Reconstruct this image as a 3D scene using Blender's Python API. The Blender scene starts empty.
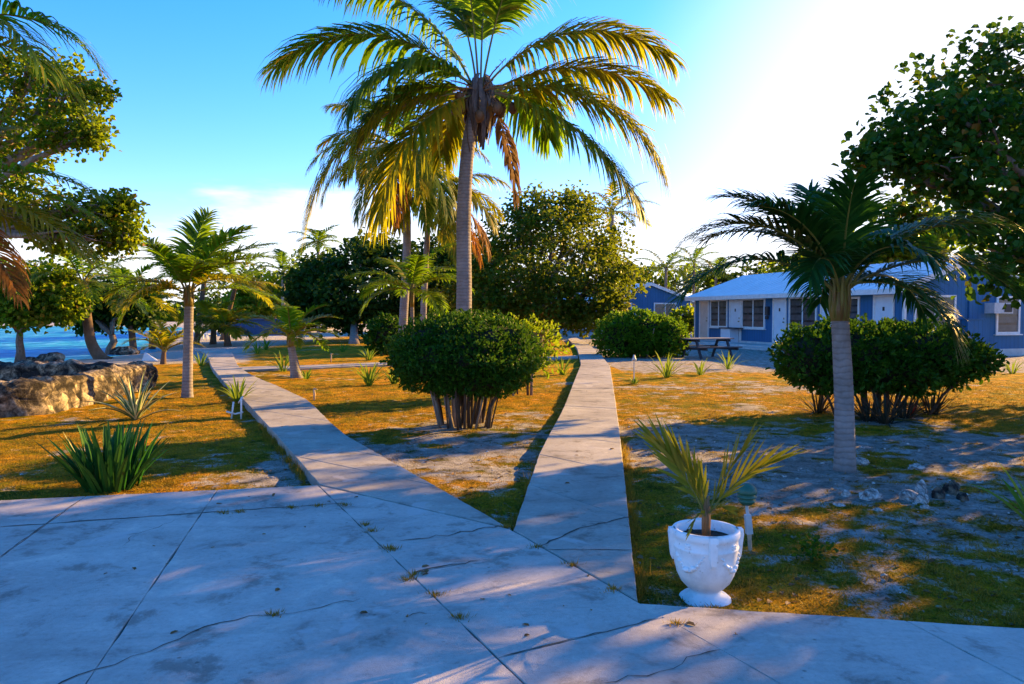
import bpy, math, random
import numpy as np
from mathutils import Vector, Matrix, noise

R = random.Random(11)
RNG = np.random.default_rng(11)
rad = math.radians
S = bpy.context.scene
COL = S.collection

# ------------------------------------------------------------------ camera, sky, sun, exposure
CAMZ, FPX, PITCH = 1.6, 740.0, math.atan(28 / 740.0)
cam_data = bpy.data.cameras.new("camera")
cam_data.lens = FPX / 1024 * 36.0
cam_data.sensor_width = 36.0
cam_data.clip_end = 3000
cam_data.dof.use_dof = False
cam = bpy.data.objects.new("camera", cam_data)
COL.objects.link(cam)
cam.location = (0, 0, CAMZ)
cam.rotation_euler = (rad(90) - PITCH, 0, 0)
S.camera = cam

SUN_EL, SUN_AZ = rad(17.5), rad(52)          # azimuth clockwise from +Y (towards +X)
sun_dir = Vector((math.sin(SUN_AZ) * math.cos(SUN_EL), math.cos(SUN_AZ) * math.cos(SUN_EL), math.sin(SUN_EL)))

world = bpy.data.worlds.new("World")
S.world = world
world.use_nodes = True
wn, wl = world.node_tree.nodes, world.node_tree.links
wn.clear()


def WN(t, **kw):
    n = wn.new(t)
    for k, v in kw.items():
        setattr(n, k, v)
    return n


w_out = WN("ShaderNodeOutputWorld")
w_bg = WN("ShaderNodeBackground")
w_bg.inputs["Strength"].default_value = 0.103
sky = WN("ShaderNodeTexSky", sky_type="NISHITA")
sky.sun_disc = False
sky.sun_elevation = SUN_EL
sky.sun_rotation = SUN_AZ
sky.air_density = 1.0
sky.dust_density = 0.25
sky.ozone_density = 2.2
w_hsv = WN("ShaderNodeHueSaturation")
w_hsv.inputs["Saturation"].default_value = 1.42
w_hsv.inputs["Value"].default_value = 1.0
w_hsv.inputs["Hue"].default_value = 0.487
w_tint = WN("ShaderNodeMix", data_type="RGBA", blend_type="MULTIPLY")
w_tint.inputs[0].default_value = 1.0
w_tint.inputs[7].default_value = (0.90, 0.78, 1.22, 1)
wl.new(sky.outputs[0], w_hsv.inputs["Color"])
wl.new(w_hsv.outputs[0], w_tint.inputs[6])
# thin white cloud veil: strong round the low sun, and a bank low over the sea
tc = WN("ShaderNodeTexCoord")
vdot = WN("ShaderNodeVectorMath", operation="DOT_PRODUCT")
vdot.inputs[1].default_value = (math.sin(rad(36)) * math.cos(rad(8)), math.cos(rad(36)) * math.cos(rad(8)), math.sin(rad(8)))
wl.new(tc.outputs["Generated"], vdot.inputs[0])
glow = WN("ShaderNodeMapRange", interpolation_type="SMOOTHSTEP")
glow.inputs["From Min"].default_value = 0.87
glow.inputs["From Max"].default_value = 1.01
wl.new(vdot.outputs["Value"], glow.inputs["Value"])
sep = WN("ShaderNodeSeparateXYZ")
wl.new(tc.outputs["Generated"], sep.inputs[0])
mp = WN("ShaderNodeMapping")
mp.inputs["Scale"].default_value = (2.2, 2.2, 9.0)
wl.new(tc.outputs["Generated"], mp.inputs["Vector"])
cn = WN("ShaderNodeTexNoise")
cn.inputs["Scale"].default_value = 1.6
cn.inputs["Detail"].default_value = 6
cn.inputs["Roughness"].default_value = 0.55
wl.new(mp.outputs[0], cn.inputs["Vector"])
# bank height modulated by noise
bh = WN("ShaderNodeMath", operation="MULTIPLY_ADD")
wl.new(cn.outputs["Fac"], bh.inputs[0])
bh.inputs[1].default_value = -0.22
wl.new(sep.outputs["Z"], bh.inputs[2])
bank = WN("ShaderNodeMapRange", interpolation_type="SMOOTHSTEP")
bank.inputs["From Min"].default_value = 0.035
bank.inputs["From Max"].default_value = -0.015
bank.inputs["To Max"].default_value = 0.9
wl.new(bh.outputs[0], bank.inputs["Value"])
mx = WN("ShaderNodeMath", operation="MAXIMUM")
wl.new(bank.outputs[0], mx.inputs[0])
wl.new(glow.outputs[0], mx.inputs[1])
w_mix = WN("ShaderNodeMix", data_type="RGBA")
wl.new(mx.outputs[0], w_mix.inputs["Factor"])
wl.new(w_tint.outputs[2], w_mix.inputs[6])
w_mix.inputs[7].default_value = (3.6, 3.7, 3.9, 1)
wl.new(w_mix.outputs[2], w_bg.inputs["Color"])
wl.new(w_bg.outputs[0], w_out.inputs["Surface"])

sun_data = bpy.data.lights.new("sun", "SUN")
sun_data.energy = 5.0
sun_data.angle = rad(0.5)
sun_data.color = (1.0, 0.60, 0.16)
sun = bpy.data.objects.new("sun", sun_data)
COL.objects.link(sun)
sun.rotation_euler = (-sun_dir).to_track_quat("-Z", "Y").to_euler()

S.view_settings.view_transform = "Standard"
S.view_settings.look = "None"
S.view_settings.gamma = 1.0
S.view_settings.use_curve_mapping = False
S.view_settings.exposure = 1.92
S.render.engine = "CYCLES"
S.cycles.use_denoising = True
S.cycles.max_bounces = 6
S.cycles.transparent_max_bounces = 6
S.cycles.sample_clamp_indirect = 6.0


# ------------------------------------------------------------------ picking ground points from the picture
def ray(px, py):
    dx, dy = (px - 512) / FPX, (342 - py) / FPX
    c, s = math.cos(PITCH), math.sin(PITCH)
    return Vector((dx, c + dy * s, -s + dy * c))


def G(px, py, z=0.0):
    d = ray(px, py)
    t = (z - CAMZ) / d.z
    return Vector((d.x * t, d.y * t, z))


def P(px, py, y):
    d = ray(px, py)
    t = y / d.y
    return Vector((d.x * t, y, CAMZ + d.z * t))


def shore_x(y):
    return -17.3 - (0.42 * (y - 36) if y > 36 else 0.0) + 0.6 * math.sin(y * 0.23)


def H0(x, y):
    """large ground shape: flat garden, beach falling to the sea, low land across the bay"""
    sx = shore_x(y)
    z = 0.0
    d = sx + 2.5 - x
    if d > 0:
        z = -0.075 * d if d < 12 else -0.9 - 0.02 * (d - 12)
        z = max(z, -2.0)
        if y > 100:
            k = min(1.0, (y - 100) / 14.0)
            z = z * (1 - k) + 0.35 * k
    return z


def fbm(x, y, s, o=4):
    return noise.fractal(Vector((x * s, y * s, 3.7)), 0.9, 2.0, o, noise_basis="PERLIN_ORIGINAL")


def H(x, y):
    b = 0.0
    if y < 45 and abs(x) < 30:
        b = 0.022 * fbm(x, y, 0.9, 4) + (0.020 * fbm(x, y, 4.2, 3) if y < 21 else 0)
    return H0(x, y) + b


def on_ground(v, dz=0.0):
    return Vector((v.x, v.y, H(v.x, v.y) + dz))


# ------------------------------------------------------------------ mesh helpers
class MB:
    def __init__(self):
        self.v, self.f, self.m, self.n = [], [], [], 0

    def add(self, V, F, mi=0):
        V = np.asarray(V, dtype=float).reshape(-1, 3)
        self.v.append(V)
        o = self.n
        for q in F:
            self.f.append([int(i) + o for i in q])
            self.m.append(mi)
        self.n += len(V)

    def box(self, x0, x1, y0, y1, z0, z1, mi=0):
        V = [(x0, y0, z0), (x1, y0, z0), (x1, y1, z0), (x0, y1, z0), (x0, y0, z1), (x1, y0, z1), (x1, y1, z1), (x0, y1, z1)]
        self.add(V, [(0, 3, 2, 1), (4, 5, 6, 7), (0, 1, 5, 4), (1, 2, 6, 5), (2, 3, 7, 6), (3, 0, 4, 7)], mi)

    def cbox(self, c, s, rot=None, mi=0):
        sx, sy, sz = s[0] / 2, s[1] / 2, s[2] / 2
        V = [Vector(p) for p in [(-sx, -sy, -sz), (sx, -sy, -sz), (sx, sy, -sz), (-sx, sy, -sz), (-sx, -sy, sz), (sx, -sy, sz), (sx, sy, sz), (-sx, sy, sz)]]
        if rot is not None:
            V = [rot @ p for p in V]
        V = [p + Vector(c) for p in V]
        self.add(V, [(0, 3, 2, 1), (4, 5, 6, 7), (0, 1, 5, 4), (1, 2, 6, 5), (2, 3, 7, 6), (3, 0, 4, 7)], mi)

    def tube(self, pts, radii, n=8, mi=0, cap=True):
        pts = [Vector(p) for p in pts]
        V, F = [], []
        a = None
        for i, p in enumerate(pts):
            t = (pts[min(i + 1, len(pts) - 1)] - pts[max(i - 1, 0)])
            if t.length < 1e-9:
                t = Vector((0, 0, 1))
            t.normalize()
            if a is None:
                a = t.orthogonal().normalized()
            a = (a - t * a.dot(t))
            if a.length < 1e-6:
                a = t.orthogonal()
            a.normalize()
            b = t.cross(a)
            r = radii[i] if hasattr(radii, "__len__") else radii
            for k in range(n):
                an = 2 * math.pi * k / n
                V.append(p + a * (math.cos(an) * r) + b * (math.sin(an) * r))
        for i in range(len(pts) - 1):
            for k in range(n):
                k2 = (k + 1) % n
                F.append((i * n + k, i * n + k2, (i + 1) * n + k2, (i + 1) * n + k))
        if cap:
            F.append(tuple(range(n - 1, -1, -1)))
            F.append(tuple((len(pts) - 1) * n + k for k in range(n)))
        self.add(V, F, mi)

    def lathe(self, prof, n=32, c=(0, 0, 0), mi=0):
        V, F = [], []
        for (r, z) in prof:
            for k in range(n):
                an = 2 * math.pi * k / n
                V.append((c[0] + r * math.cos(an), c[1] + r * math.sin(an), c[2] + z))
        for i in range(len(prof) - 1):
            for k in range(n):
                k2 = (k + 1) % n
                F.append((i * n + k, i * n + k2, (i + 1) * n + k2, (i + 1) * n + k))
        self.add(V, F, mi)

    def prism(self, poly, z0, z1, inset=0.0, bev=0.0, mi=0, jag=0.0):
        if jag:
            fine = []
            for a, c in zip(poly, list(poly[1:]) + [poly[0]]):
                a, c = Vector(a[:2]), Vector(c[:2])
                d = c - a
                k = min(160, max(1, int(d.length / 0.06)))
                pn = Vector((-d.y, d.x)).normalized()
                for i in range(k):
                    p = a + d * (i / k)
                    w = 0 if i == 0 else jag * noise.fractal(Vector((p.x * 6, p.y * 6, 1.0)), 0.7, 2.0, 4)
                    fine.append((p.x + pn.x * w, p.y + pn.y * w))
            poly = fine
        n = len(poly)
        if sum(poly[i][0] * poly[(i + 1) % n][1] - poly[(i + 1) % n][0] * poly[i][1] for i in range(n)) < 0:
            poly = poly[::-1]

        def off(d):
            if d == 0:
                return [tuple(p) for p in poly]
            out = []
            for i in range(n):
                a, b, c = poly[i - 1], poly[i], poly[(i + 1) % n]
                e1, e2 = Vector((b[0] - a[0], b[1] - a[1])).normalized(), Vector((c[0] - b[0], c[1] - b[1])).normalized()
                n1, n2 = Vector((-e1.y, e1.x)), Vector((-e2.y, e2.x))
                m = n1 + n2
                k = d / max(0.35, (1 + n1.dot(n2)) / 1.0)
                out.append((b[0] + m.x * k, b[1] + m.y * k))
            return out
        A, B = off(inset), off(inset + bev)
        V = [(p[0], p[1], z0) for p in A] + [(p[0], p[1], z1 - bev) for p in A] + [(p[0], p[1], z1) for p in B]
        F = []
        for l in range(2):
            for i in range(n):
                j = (i + 1) % n
                F.append((l * n + i, l * n + j, (l + 1) * n + j, (l + 1) * n + i))
        F.append(tuple(2 * n + i for i in range(n)))
        F.append(tuple(range(n - 1, -1, -1)))
        self.add(V, F, mi)

    def blob(self, c, r, seed=0, amp=0.25, freq=1.3, sub=3, mi=0, flat=None):
        V, F = ico(sub)
        out = []
        for p in V:
            d = 1 + amp * noise.fractal(Vector(p) * freq + Vector((seed * 7.3, seed * 1.7, seed)), 0.8, 2.0, 4)
            q = [p[0] * r[0] * d + c[0], p[1] * r[1] * d + c[1], p[2] * r[2] * d + c[2]]
            if flat is not None and q[2] < flat:
                q[2] = flat + (q[2] - flat) * 0.2
            out.append(q)
        self.add(out, F, mi)

    def build(self, name, mats, parent=None, smooth=False, loc=None):
        me = bpy.data.meshes.new(name)
        V = np.concatenate(self.v) if self.v else np.zeros((0, 3))
        me.from_pydata(V.tolist(), [], self.f)
        if not isinstance(mats, (list, tuple)):
            mats = [mats]
        for m in mats:
            me.materials.append(m)
        if len(mats) > 1:
            me.polygons.foreach_set("material_index", self.m)
        if smooth:
            me.polygons.foreach_set("use_smooth", [True] * len(me.polygons))
        me.update()
        o = bpy.data.objects.new(name, me)
        COL.objects.link(o)
        if parent:
            o.parent = parent
        if loc is not None:
            o.location = loc
        return o


_ico = {}


def ico(sub):
    if sub not in _ico:
        import bmesh
        bm = bmesh.new()
        bmesh.ops.create_icosphere(bm, subdivisions=sub, radius=1)
        bm.verts.ensure_lookup_table()
        _ico[sub] = ([tuple(v.co) for v in bm.verts], [tuple(v.index for v in f.verts) for f in bm.faces])
        bm.free()
    return _ico[sub]


def empty(name, loc, rz=0.0):
    o = bpy.data.objects.new(name, None)
    o.empty_display_size = 0.2
    COL.objects.link(o)
    o.location = loc
    o.rotation_euler = (0, 0, rz)
    return o


def tag(o, label=None, cat=None, group=None, kind=None):
    if label:
        o["label"] = label
    if cat:
        o["category"] = cat
    if group:
        o["group"] = group
    if kind:
        o["kind"] = kind
    return o


def copy_tree(o, parent=None):
    c = o.copy()
    COL.objects.link(c)
    if parent:
        c.parent = parent
    for ch in list(o.children):
        copy_tree(ch, c)
    return c


# ------------------------------------------------------------------ materials
def new_mat(name):
    m = bpy.data.materials.new(name)
    m.use_nodes = True
    nt = m.node_tree
    nt.nodes.clear()
    out = nt.nodes.new("ShaderNodeOutputMaterial")
    return m, nt, out


def N(nt, t, **kw):
    n = nt.nodes.new(t)
    for k, v in kw.items():
        setattr(n, k, v)
    return n


def ramp(nt, fac, stops):
    r = N(nt, "ShaderNodeValToRGB")
    els = r.color_ramp.elements
    while len(els) < len(stops):
        els.new(0.5)
    for e, (p, c) in zip(els, stops):
        e.position = p
        e.color = (*c, 1) if len(c) == 3 else c
    nt.links.new(fac, r.inputs["Fac"])
    return r.outputs["Color"]


def tex_noise(nt, scale, detail=4, rough=0.55, coord="Object", stretch=None, dist=0.0):
    t = N(nt, "ShaderNodeTexCoord")
    v = t.outputs[coord]
    if stretch:
        mpn = N(nt, "ShaderNodeMapping")
        mpn.inputs["Scale"].default_value = stretch
        nt.links.new(v, mpn.inputs["Vector"])
        v = mpn.outputs[0]
    n = N(nt, "ShaderNodeTexNoise")
    n.inputs["Scale"].default_value = scale
    n.inputs["Detail"].default_value = detail
    n.inputs["Roughness"].default_value = rough
    n.inputs["Distortion"].default_value = dist
    nt.links.new(v, n.inputs["Vector"])
    return n.outputs["Fac"]


def mix(nt, fac, a, b, blend="MIX"):
    m = N(nt, "ShaderNodeMix", data_type="RGBA", blend_type=blend)
    for s, v in ((0, fac), (6, a), (7, b)):
        if hasattr(v, "links"):
            nt.links.new(v, m.inputs[s])
        elif isinstance(v, (int, float)):
            m.inputs[s].default_value = v
        else:
            m.inputs[s].default_value = (*v, 1)
    return m.outputs[2]


def principled(nt, out, color, rough=0.6, bump=None, bstr=0.3, bdist=0.02, spec=0.3, metal=0.0):
    p = N(nt, "ShaderNodeBsdfPrincipled")
    if hasattr(color, "links"):
        nt.links.new(color, p.inputs["Base Color"])
    else:
        p.inputs["Base Color"].default_value = (*color, 1)
    if hasattr(rough, "links"):
        nt.links.new(rough, p.inputs["Roughness"])
    else:
        p.inputs["Roughness"].default_value = rough
    p.inputs["Specular IOR Level"].default_value = spec
    p.inputs["Metallic"].default_value = metal
    if bump is not None:
        b = N(nt, "ShaderNodeBump")
        b.inputs["Strength"].default_value = bstr
        b.inputs["Distance"].default_value = bdist
        nt.links.new(bump, b.inputs["Height"])
        nt.links.new(b.outputs[0], p.inputs["Normal"])
    nt.links.new(p.outputs[0], out.inputs["Surface"])
    return p


def paint(name, c1, c2=None, scale=6.0, rough=0.55, bump=0.15, stretch=None, spec=0.3, detail=5):
    """plain surface with mottled wear"""
    m, nt, out = new_mat(name)
    c2 = c2 or tuple(x * 0.75 for x in c1)
    n = tex_noise(nt, scale, detail, stretch=stretch)
    col = ramp(nt, n, [(0.3, c2), (0.65, c1)])
    n2 = tex_noise(nt, scale * 7, 3, stretch=stretch)
    principled(nt, out, col, rough, n2, bump, 0.01, spec)
    return m


def leaf_mat(name, stops, trans, tw=0.4, rough=0.5, spec=0.13):
    """foliage: every leaf its own tint, part of the light passes through"""
    m, nt, out = new_mat(name)
    g = N(nt, "ShaderNodeNewGeometry")
    col = ramp(nt, g.outputs["Random Per Island"], stops)
    p = principled(nt, out, col, rough, spec=spec)
    tr = N(nt, "ShaderNodeBsdfTranslucent")
    tcol = mix(nt, 0.55, col, trans)
    nt.links.new(tcol, tr.inputs["Color"])
    ms = N(nt, "ShaderNodeMixShader")
    ms.inputs[0].default_value = tw
    nt.links.new(p.outputs[0], ms.inputs[1])
    nt.links.new(tr.outputs[0], ms.inputs[2])
    nt.links.new(ms.outputs[0], out.inputs["Surface"])
    return m


M = {}
# coconut and other palms
M["frond"] = leaf_mat("palm_leaf_green", [(0.0, (0.030, 0.075, 0.004)), (0.5, (0.065, 0.115, 0.005)), (0.85, (0.13, 0.15, 0.008)), (1.0, (0.24, 0.15, 0.012))], (0.36, 0.62, 0.012), 0.48)
M["frond_gold"] = leaf_mat("palm_leaf_golden", [(0.0, (0.075, 0.125, 0.005)), (0.6, (0.15, 0.17, 0.008)), (1.0, (0.34, 0.18, 0.012))], (0.58, 0.56, 0.012), 0.52)
M["frond_dead"] = leaf_mat("palm_leaf_dry", [(0.0, (0.13, 0.055, 0.012)), (0.6, (0.24, 0.10, 0.018)), (1.0, (0.34, 0.16, 0.03))], (0.60, 0.26, 0.03), 0.45, 0.7)
M["frond_dark"] = leaf_mat("palm_leaf_dark", [(0.0, (0.006, 0.042, 0.006)), (0.6, (0.014, 0.062, 0.008)), (1.0, (0.03, 0.09, 0.010))], (0.06, 0.20, 0.015), 0.25, 0.45)
M["rachis"] = paint("palm_midrib", (0.20, 0.17, 0.03), (0.10, 0.10, 0.02), 9, 0.5)
M["rachis_dry"] = paint("palm_midrib_dry", (0.30, 0.15, 0.06), (0.18, 0.08, 0.03), 9, 0.7)
M["shaft"] = paint("palm_crownshaft", (0.17, 0.16, 0.03), (0.14, 0.06, 0.02), 8, 0.45, stretch=(3, 3, 0.5))
M["fibre"] = paint("palm_fibre", (0.16, 0.12, 0.10), (0.07, 0.05, 0.045), 8, 0.9, 0.5, stretch=(3, 3, 0.6))
M["coconut"] = paint("coconut_husk", (0.17, 0.075, 0.025), (0.08, 0.035, 0.015), 9, 0.6)


def trunk_mat(name, c1, c2, ring=9.0, bstr=0.6):
    m, nt, out = new_mat(name)
    t = N(nt, "ShaderNodeTexCoord")
    w = N(nt, "ShaderNodeTexWave", wave_type="BANDS", bands_direction="Z", wave_profile="SIN")
    w.inputs["Scale"].default_value = ring
    w.inputs["Distortion"].default_value = 4.0
    w.inputs["Detail"].default_value = 3
    w.inputs["Detail Scale"].default_value = 1.5
    nt.links.new(t.outputs["Object"], w.inputs["Vector"])
    n = tex_noise(nt, 7, 6, 0.65, stretch=(1, 1, 0.6))
    col = mix(nt, n, c2, c1)
    rd = ramp(nt, w.outputs["Color"], [(0.0, (0.55, 0.52, 0.5)), (0.35, (1, 1, 1))])
    col = mix(nt, 0.5, col, rd, "MULTIPLY")
    bl = tex_noise(nt, 2.6, 5, 0.7)
    blot = ramp(nt, bl, [(0.42, (1, 1, 1)), (0.62, (0.62, 0.60, 0.58))])
    col = mix(nt, 0.8, col, blot, "MULTIPLY")
    ad = N(nt, "ShaderNodeMath", operation="ADD")
    nt.links.new(w.outputs["Fac"], ad.inputs[0])
    nt.links.new(n, ad.inputs[1])
    principled(nt, out, col, 0.85, ad.outputs[0], bstr, 0.02, 0.15)
    return m


M["palm_trunk"] = trunk_mat("palm_trunk_grey", (0.34, 0.30, 0.28), (0.18, 0.155, 0.145), 5.0, 0.22)
M["palm_trunk_brown"] = trunk_mat("palm_trunk_brown", (0.22, 0.15, 0.10), (0.09, 0.06, 0.045), 8.0, 0.35)
M["bark"] = paint("bark_grey_brown", (0.20, 0.15, 0.11), (0.08, 0.06, 0.045), 9, 0.9, 0.6, stretch=(2, 2, 0.5))
M["bark_dark"] = paint("bark_dark", (0.09, 0.06, 0.04), (0.035, 0.025, 0.018), 10, 0.9, 0.5, stretch=(2, 2, 0.4))
M["bark_pale"] = paint("bark_pale", (0.30, 0.24, 0.19), (0.14, 0.10, 0.08), 10, 0.85, 0.5, stretch=(2, 2, 0.4))
# broad leaved trees and bushes
M["seagrape"] = leaf_mat("sea_grape_leaf", [(0.0, (0.008, 0.045, 0.005)), (0.6, (0.018, 0.075, 0.006)), (0.93, (0.05, 0.11, 0.008)), (1.0, (0.20, 0.07, 0.01))], (0.16, 0.30, 0.01), 0.3, 0.45)
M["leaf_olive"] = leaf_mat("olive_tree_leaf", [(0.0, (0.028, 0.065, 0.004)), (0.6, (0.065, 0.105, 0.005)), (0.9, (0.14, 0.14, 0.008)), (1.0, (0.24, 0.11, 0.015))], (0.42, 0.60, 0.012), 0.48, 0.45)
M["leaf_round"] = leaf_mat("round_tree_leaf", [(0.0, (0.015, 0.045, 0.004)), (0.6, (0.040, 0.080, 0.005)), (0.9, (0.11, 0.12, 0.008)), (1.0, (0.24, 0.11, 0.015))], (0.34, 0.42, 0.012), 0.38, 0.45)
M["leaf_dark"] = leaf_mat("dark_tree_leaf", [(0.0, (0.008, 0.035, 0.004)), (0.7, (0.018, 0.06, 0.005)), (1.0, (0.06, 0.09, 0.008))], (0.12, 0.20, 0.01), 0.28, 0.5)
M["bush"] = leaf_mat("clipped_bush_leaf", [(0.0, (0.008, 0.045, 0.003)), (0.7, (0.018, 0.078, 0.004)), (1.0, (0.05, 0.12, 0.006))], (0.14, 0.28, 0.01), 0.25, 0.5)
M["bush_bright"] = leaf_mat("hedge_leaf", [(0.0, (0.018, 0.085, 0.004)), (0.7, (0.04, 0.14, 0.006)), (1.0, (0.10, 0.20, 0.008))], (0.28, 0.46, 0.015), 0.34, 0.45)
M["shadecore"] = paint("bush_inner_shade", (0.02, 0.022, 0.010), (0.010, 0.012, 0.006), 9, 0.95)  # near-black colour painting the shade inside the bushes
M["plant"] = leaf_mat("lily_leaf", [(0.0, (0.04, 0.14, 0.008)), (0.6, (0.09, 0.20, 0.012)), (1.0, (0.26, 0.28, 0.03))], (0.40, 0.46, 0.05), 0.4)
M["aloe"] = leaf_mat("aloe_leaf", [(0.0, (0.010, 0.06, 0.010)), (0.7, (0.02, 0.10, 0.014)), (1.0, (0.045, 0.13, 0.018))], (0.06, 0.16, 0.03), 0.12, 0.38)
M["bromeliad"] = leaf_mat("dark_spiky_leaf", [(0.0, (0.02, 0.03, 0.02)), (0.6, (0.04, 0.04, 0.025)), (1.0, (0.09, 0.05, 0.03))], (0.09, 0.06, 0.02), 0.15, 0.5)
M["potpalm"] = leaf_mat("potted_palm_leaf", [(0.0, (0.12, 0.13, 0.008)), (0.5, (0.21, 0.18, 0.012)), (1.0, (0.30, 0.19, 0.02))], (0.40, 0.42, 0.02), 0.35, 0.5)
M["flower_red"] = paint("red_flower", (0.55, 0.05, 0.02), (0.35, 0.03, 0.02), 20, 0.6)


def striped_mat():
    m, nt, out = new_mat("agave_leaf_variegated")
    a = N(nt, "ShaderNodeAttribute", attribute_name="across")
    n = tex_noise(nt, 12, 3)
    green = ramp(nt, n, [(0.3, (0.04, 0.10, 0.04)), (0.7, (0.08, 0.15, 0.06))])
    f = ramp(nt, a.outputs["Fac"], [(0.52, (0, 0, 0)), (0.62, (1, 1, 1))])
    col = mix(nt, f, green, (0.48, 0.46, 0.22))
    principled(nt, out, col, 0.45)
    return m


M["agave"] = striped_mat()


def concrete_mat(name, base, dark, light):
    m, nt, out = new_mat(name)
    n1 = tex_noise(nt, 0.7, 8, 0.62, dist=0.4)
    n2 = tex_noise(nt, 3.2, 8, 0.7, dist=0.3)
    n3 = tex_noise(nt, 30, 8, 0.8)
    n4 = tex_noise(nt, 160, 2, 0.6)
    col = ramp(nt, n1, [(0.30, dark), (0.52, base), (0.70, light)])
    st = ramp(nt, n2, [(0.36, (0.52, 0.50, 0.48)), (0.45, (0.93, 0.93, 0.93)), (0.56, (1, 1, 1)), (0.66, (1.25, 1.23, 1.18))])
    col = mix(nt, 0.9, col, st, "MULTIPLY")
    sp = ramp(nt, n3, [(0.30, (0.45, 0.44, 0.42)), (0.40, (0.88, 0.88, 0.87)), (0.52, (1, 1, 1)), (0.70, (1.12, 1.12, 1.10))])
    col = mix(nt, 0.85, col, sp, "MULTIPLY")
    # pale worn patches where the skim coat is gone
    n5 = tex_noise(nt, 1.7, 3, 0.5, dist=0.9)
    pt = ramp(nt, n5, [(0.645, (0, 0, 0)), (0.67, (1, 1, 1))])
    col = mix(nt, mix(nt, 0.55, (0, 0, 0), pt), col, (0.50, 0.46, 0.43))
    # dark weathering in long smears, as the trowel and the water left it
    n6 = tex_noise(nt, 1.5, 7, 0.72, stretch=(0.35, 1.3, 1), dist=1.2)
    smear = ramp(nt, n6, [(0.50, (1, 1, 1)), (0.60, (0.72, 0.70, 0.68)), (0.70, (0.52, 0.50, 0.48))])
    col = mix(nt, 0.35, col, smear, "MULTIPLY")
    # pits and drips
    v = N(nt, "ShaderNodeTexVoronoi")
    v.inputs["Scale"].default_value = 9
    t = N(nt, "ShaderNodeTexCoord")
    nt.links.new(t.outputs["Object"], v.inputs["Vector"])
    pit = ramp(nt, v.outputs["Distance"], [(0.05, (0.5, 0.49, 0.47)), (0.11, (1, 1, 1))])
    gate = ramp(nt, tex_noise(nt, 1.1, 4), [(0.48, (0, 0, 0)), (0.6, (1, 1, 1))])
    col = mix(nt, gate, col, mix(nt, 1.0, col, pit, "MULTIPLY"))
    ad = N(nt, "ShaderNodeMath", operation="MULTIPLY_ADD")
    nt.links.new(n3, ad.inputs[0])
    ad.inputs[1].default_value = 0.5
    nt.links.new(n4, ad.inputs[2])
    principled(nt, out, col, 0.8, ad.outputs[0], 0.35, 0.012, 0.25)
    return m


M["concrete"] = concrete_mat("plaza_concrete", (0.46, 0.405, 0.36), (0.33, 0.29, 0.26), (0.57, 0.51, 0.45))
M["path_concrete"] = concrete_mat("path_concrete", (0.36, 0.325, 0.28), (0.24, 0.215, 0.19), (0.44, 0.40, 0.345))
M["crack"] = paint("crack_dirt", (0.09, 0.08, 0.065), (0.04, 0.037, 0.03), 30, 0.95)


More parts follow.
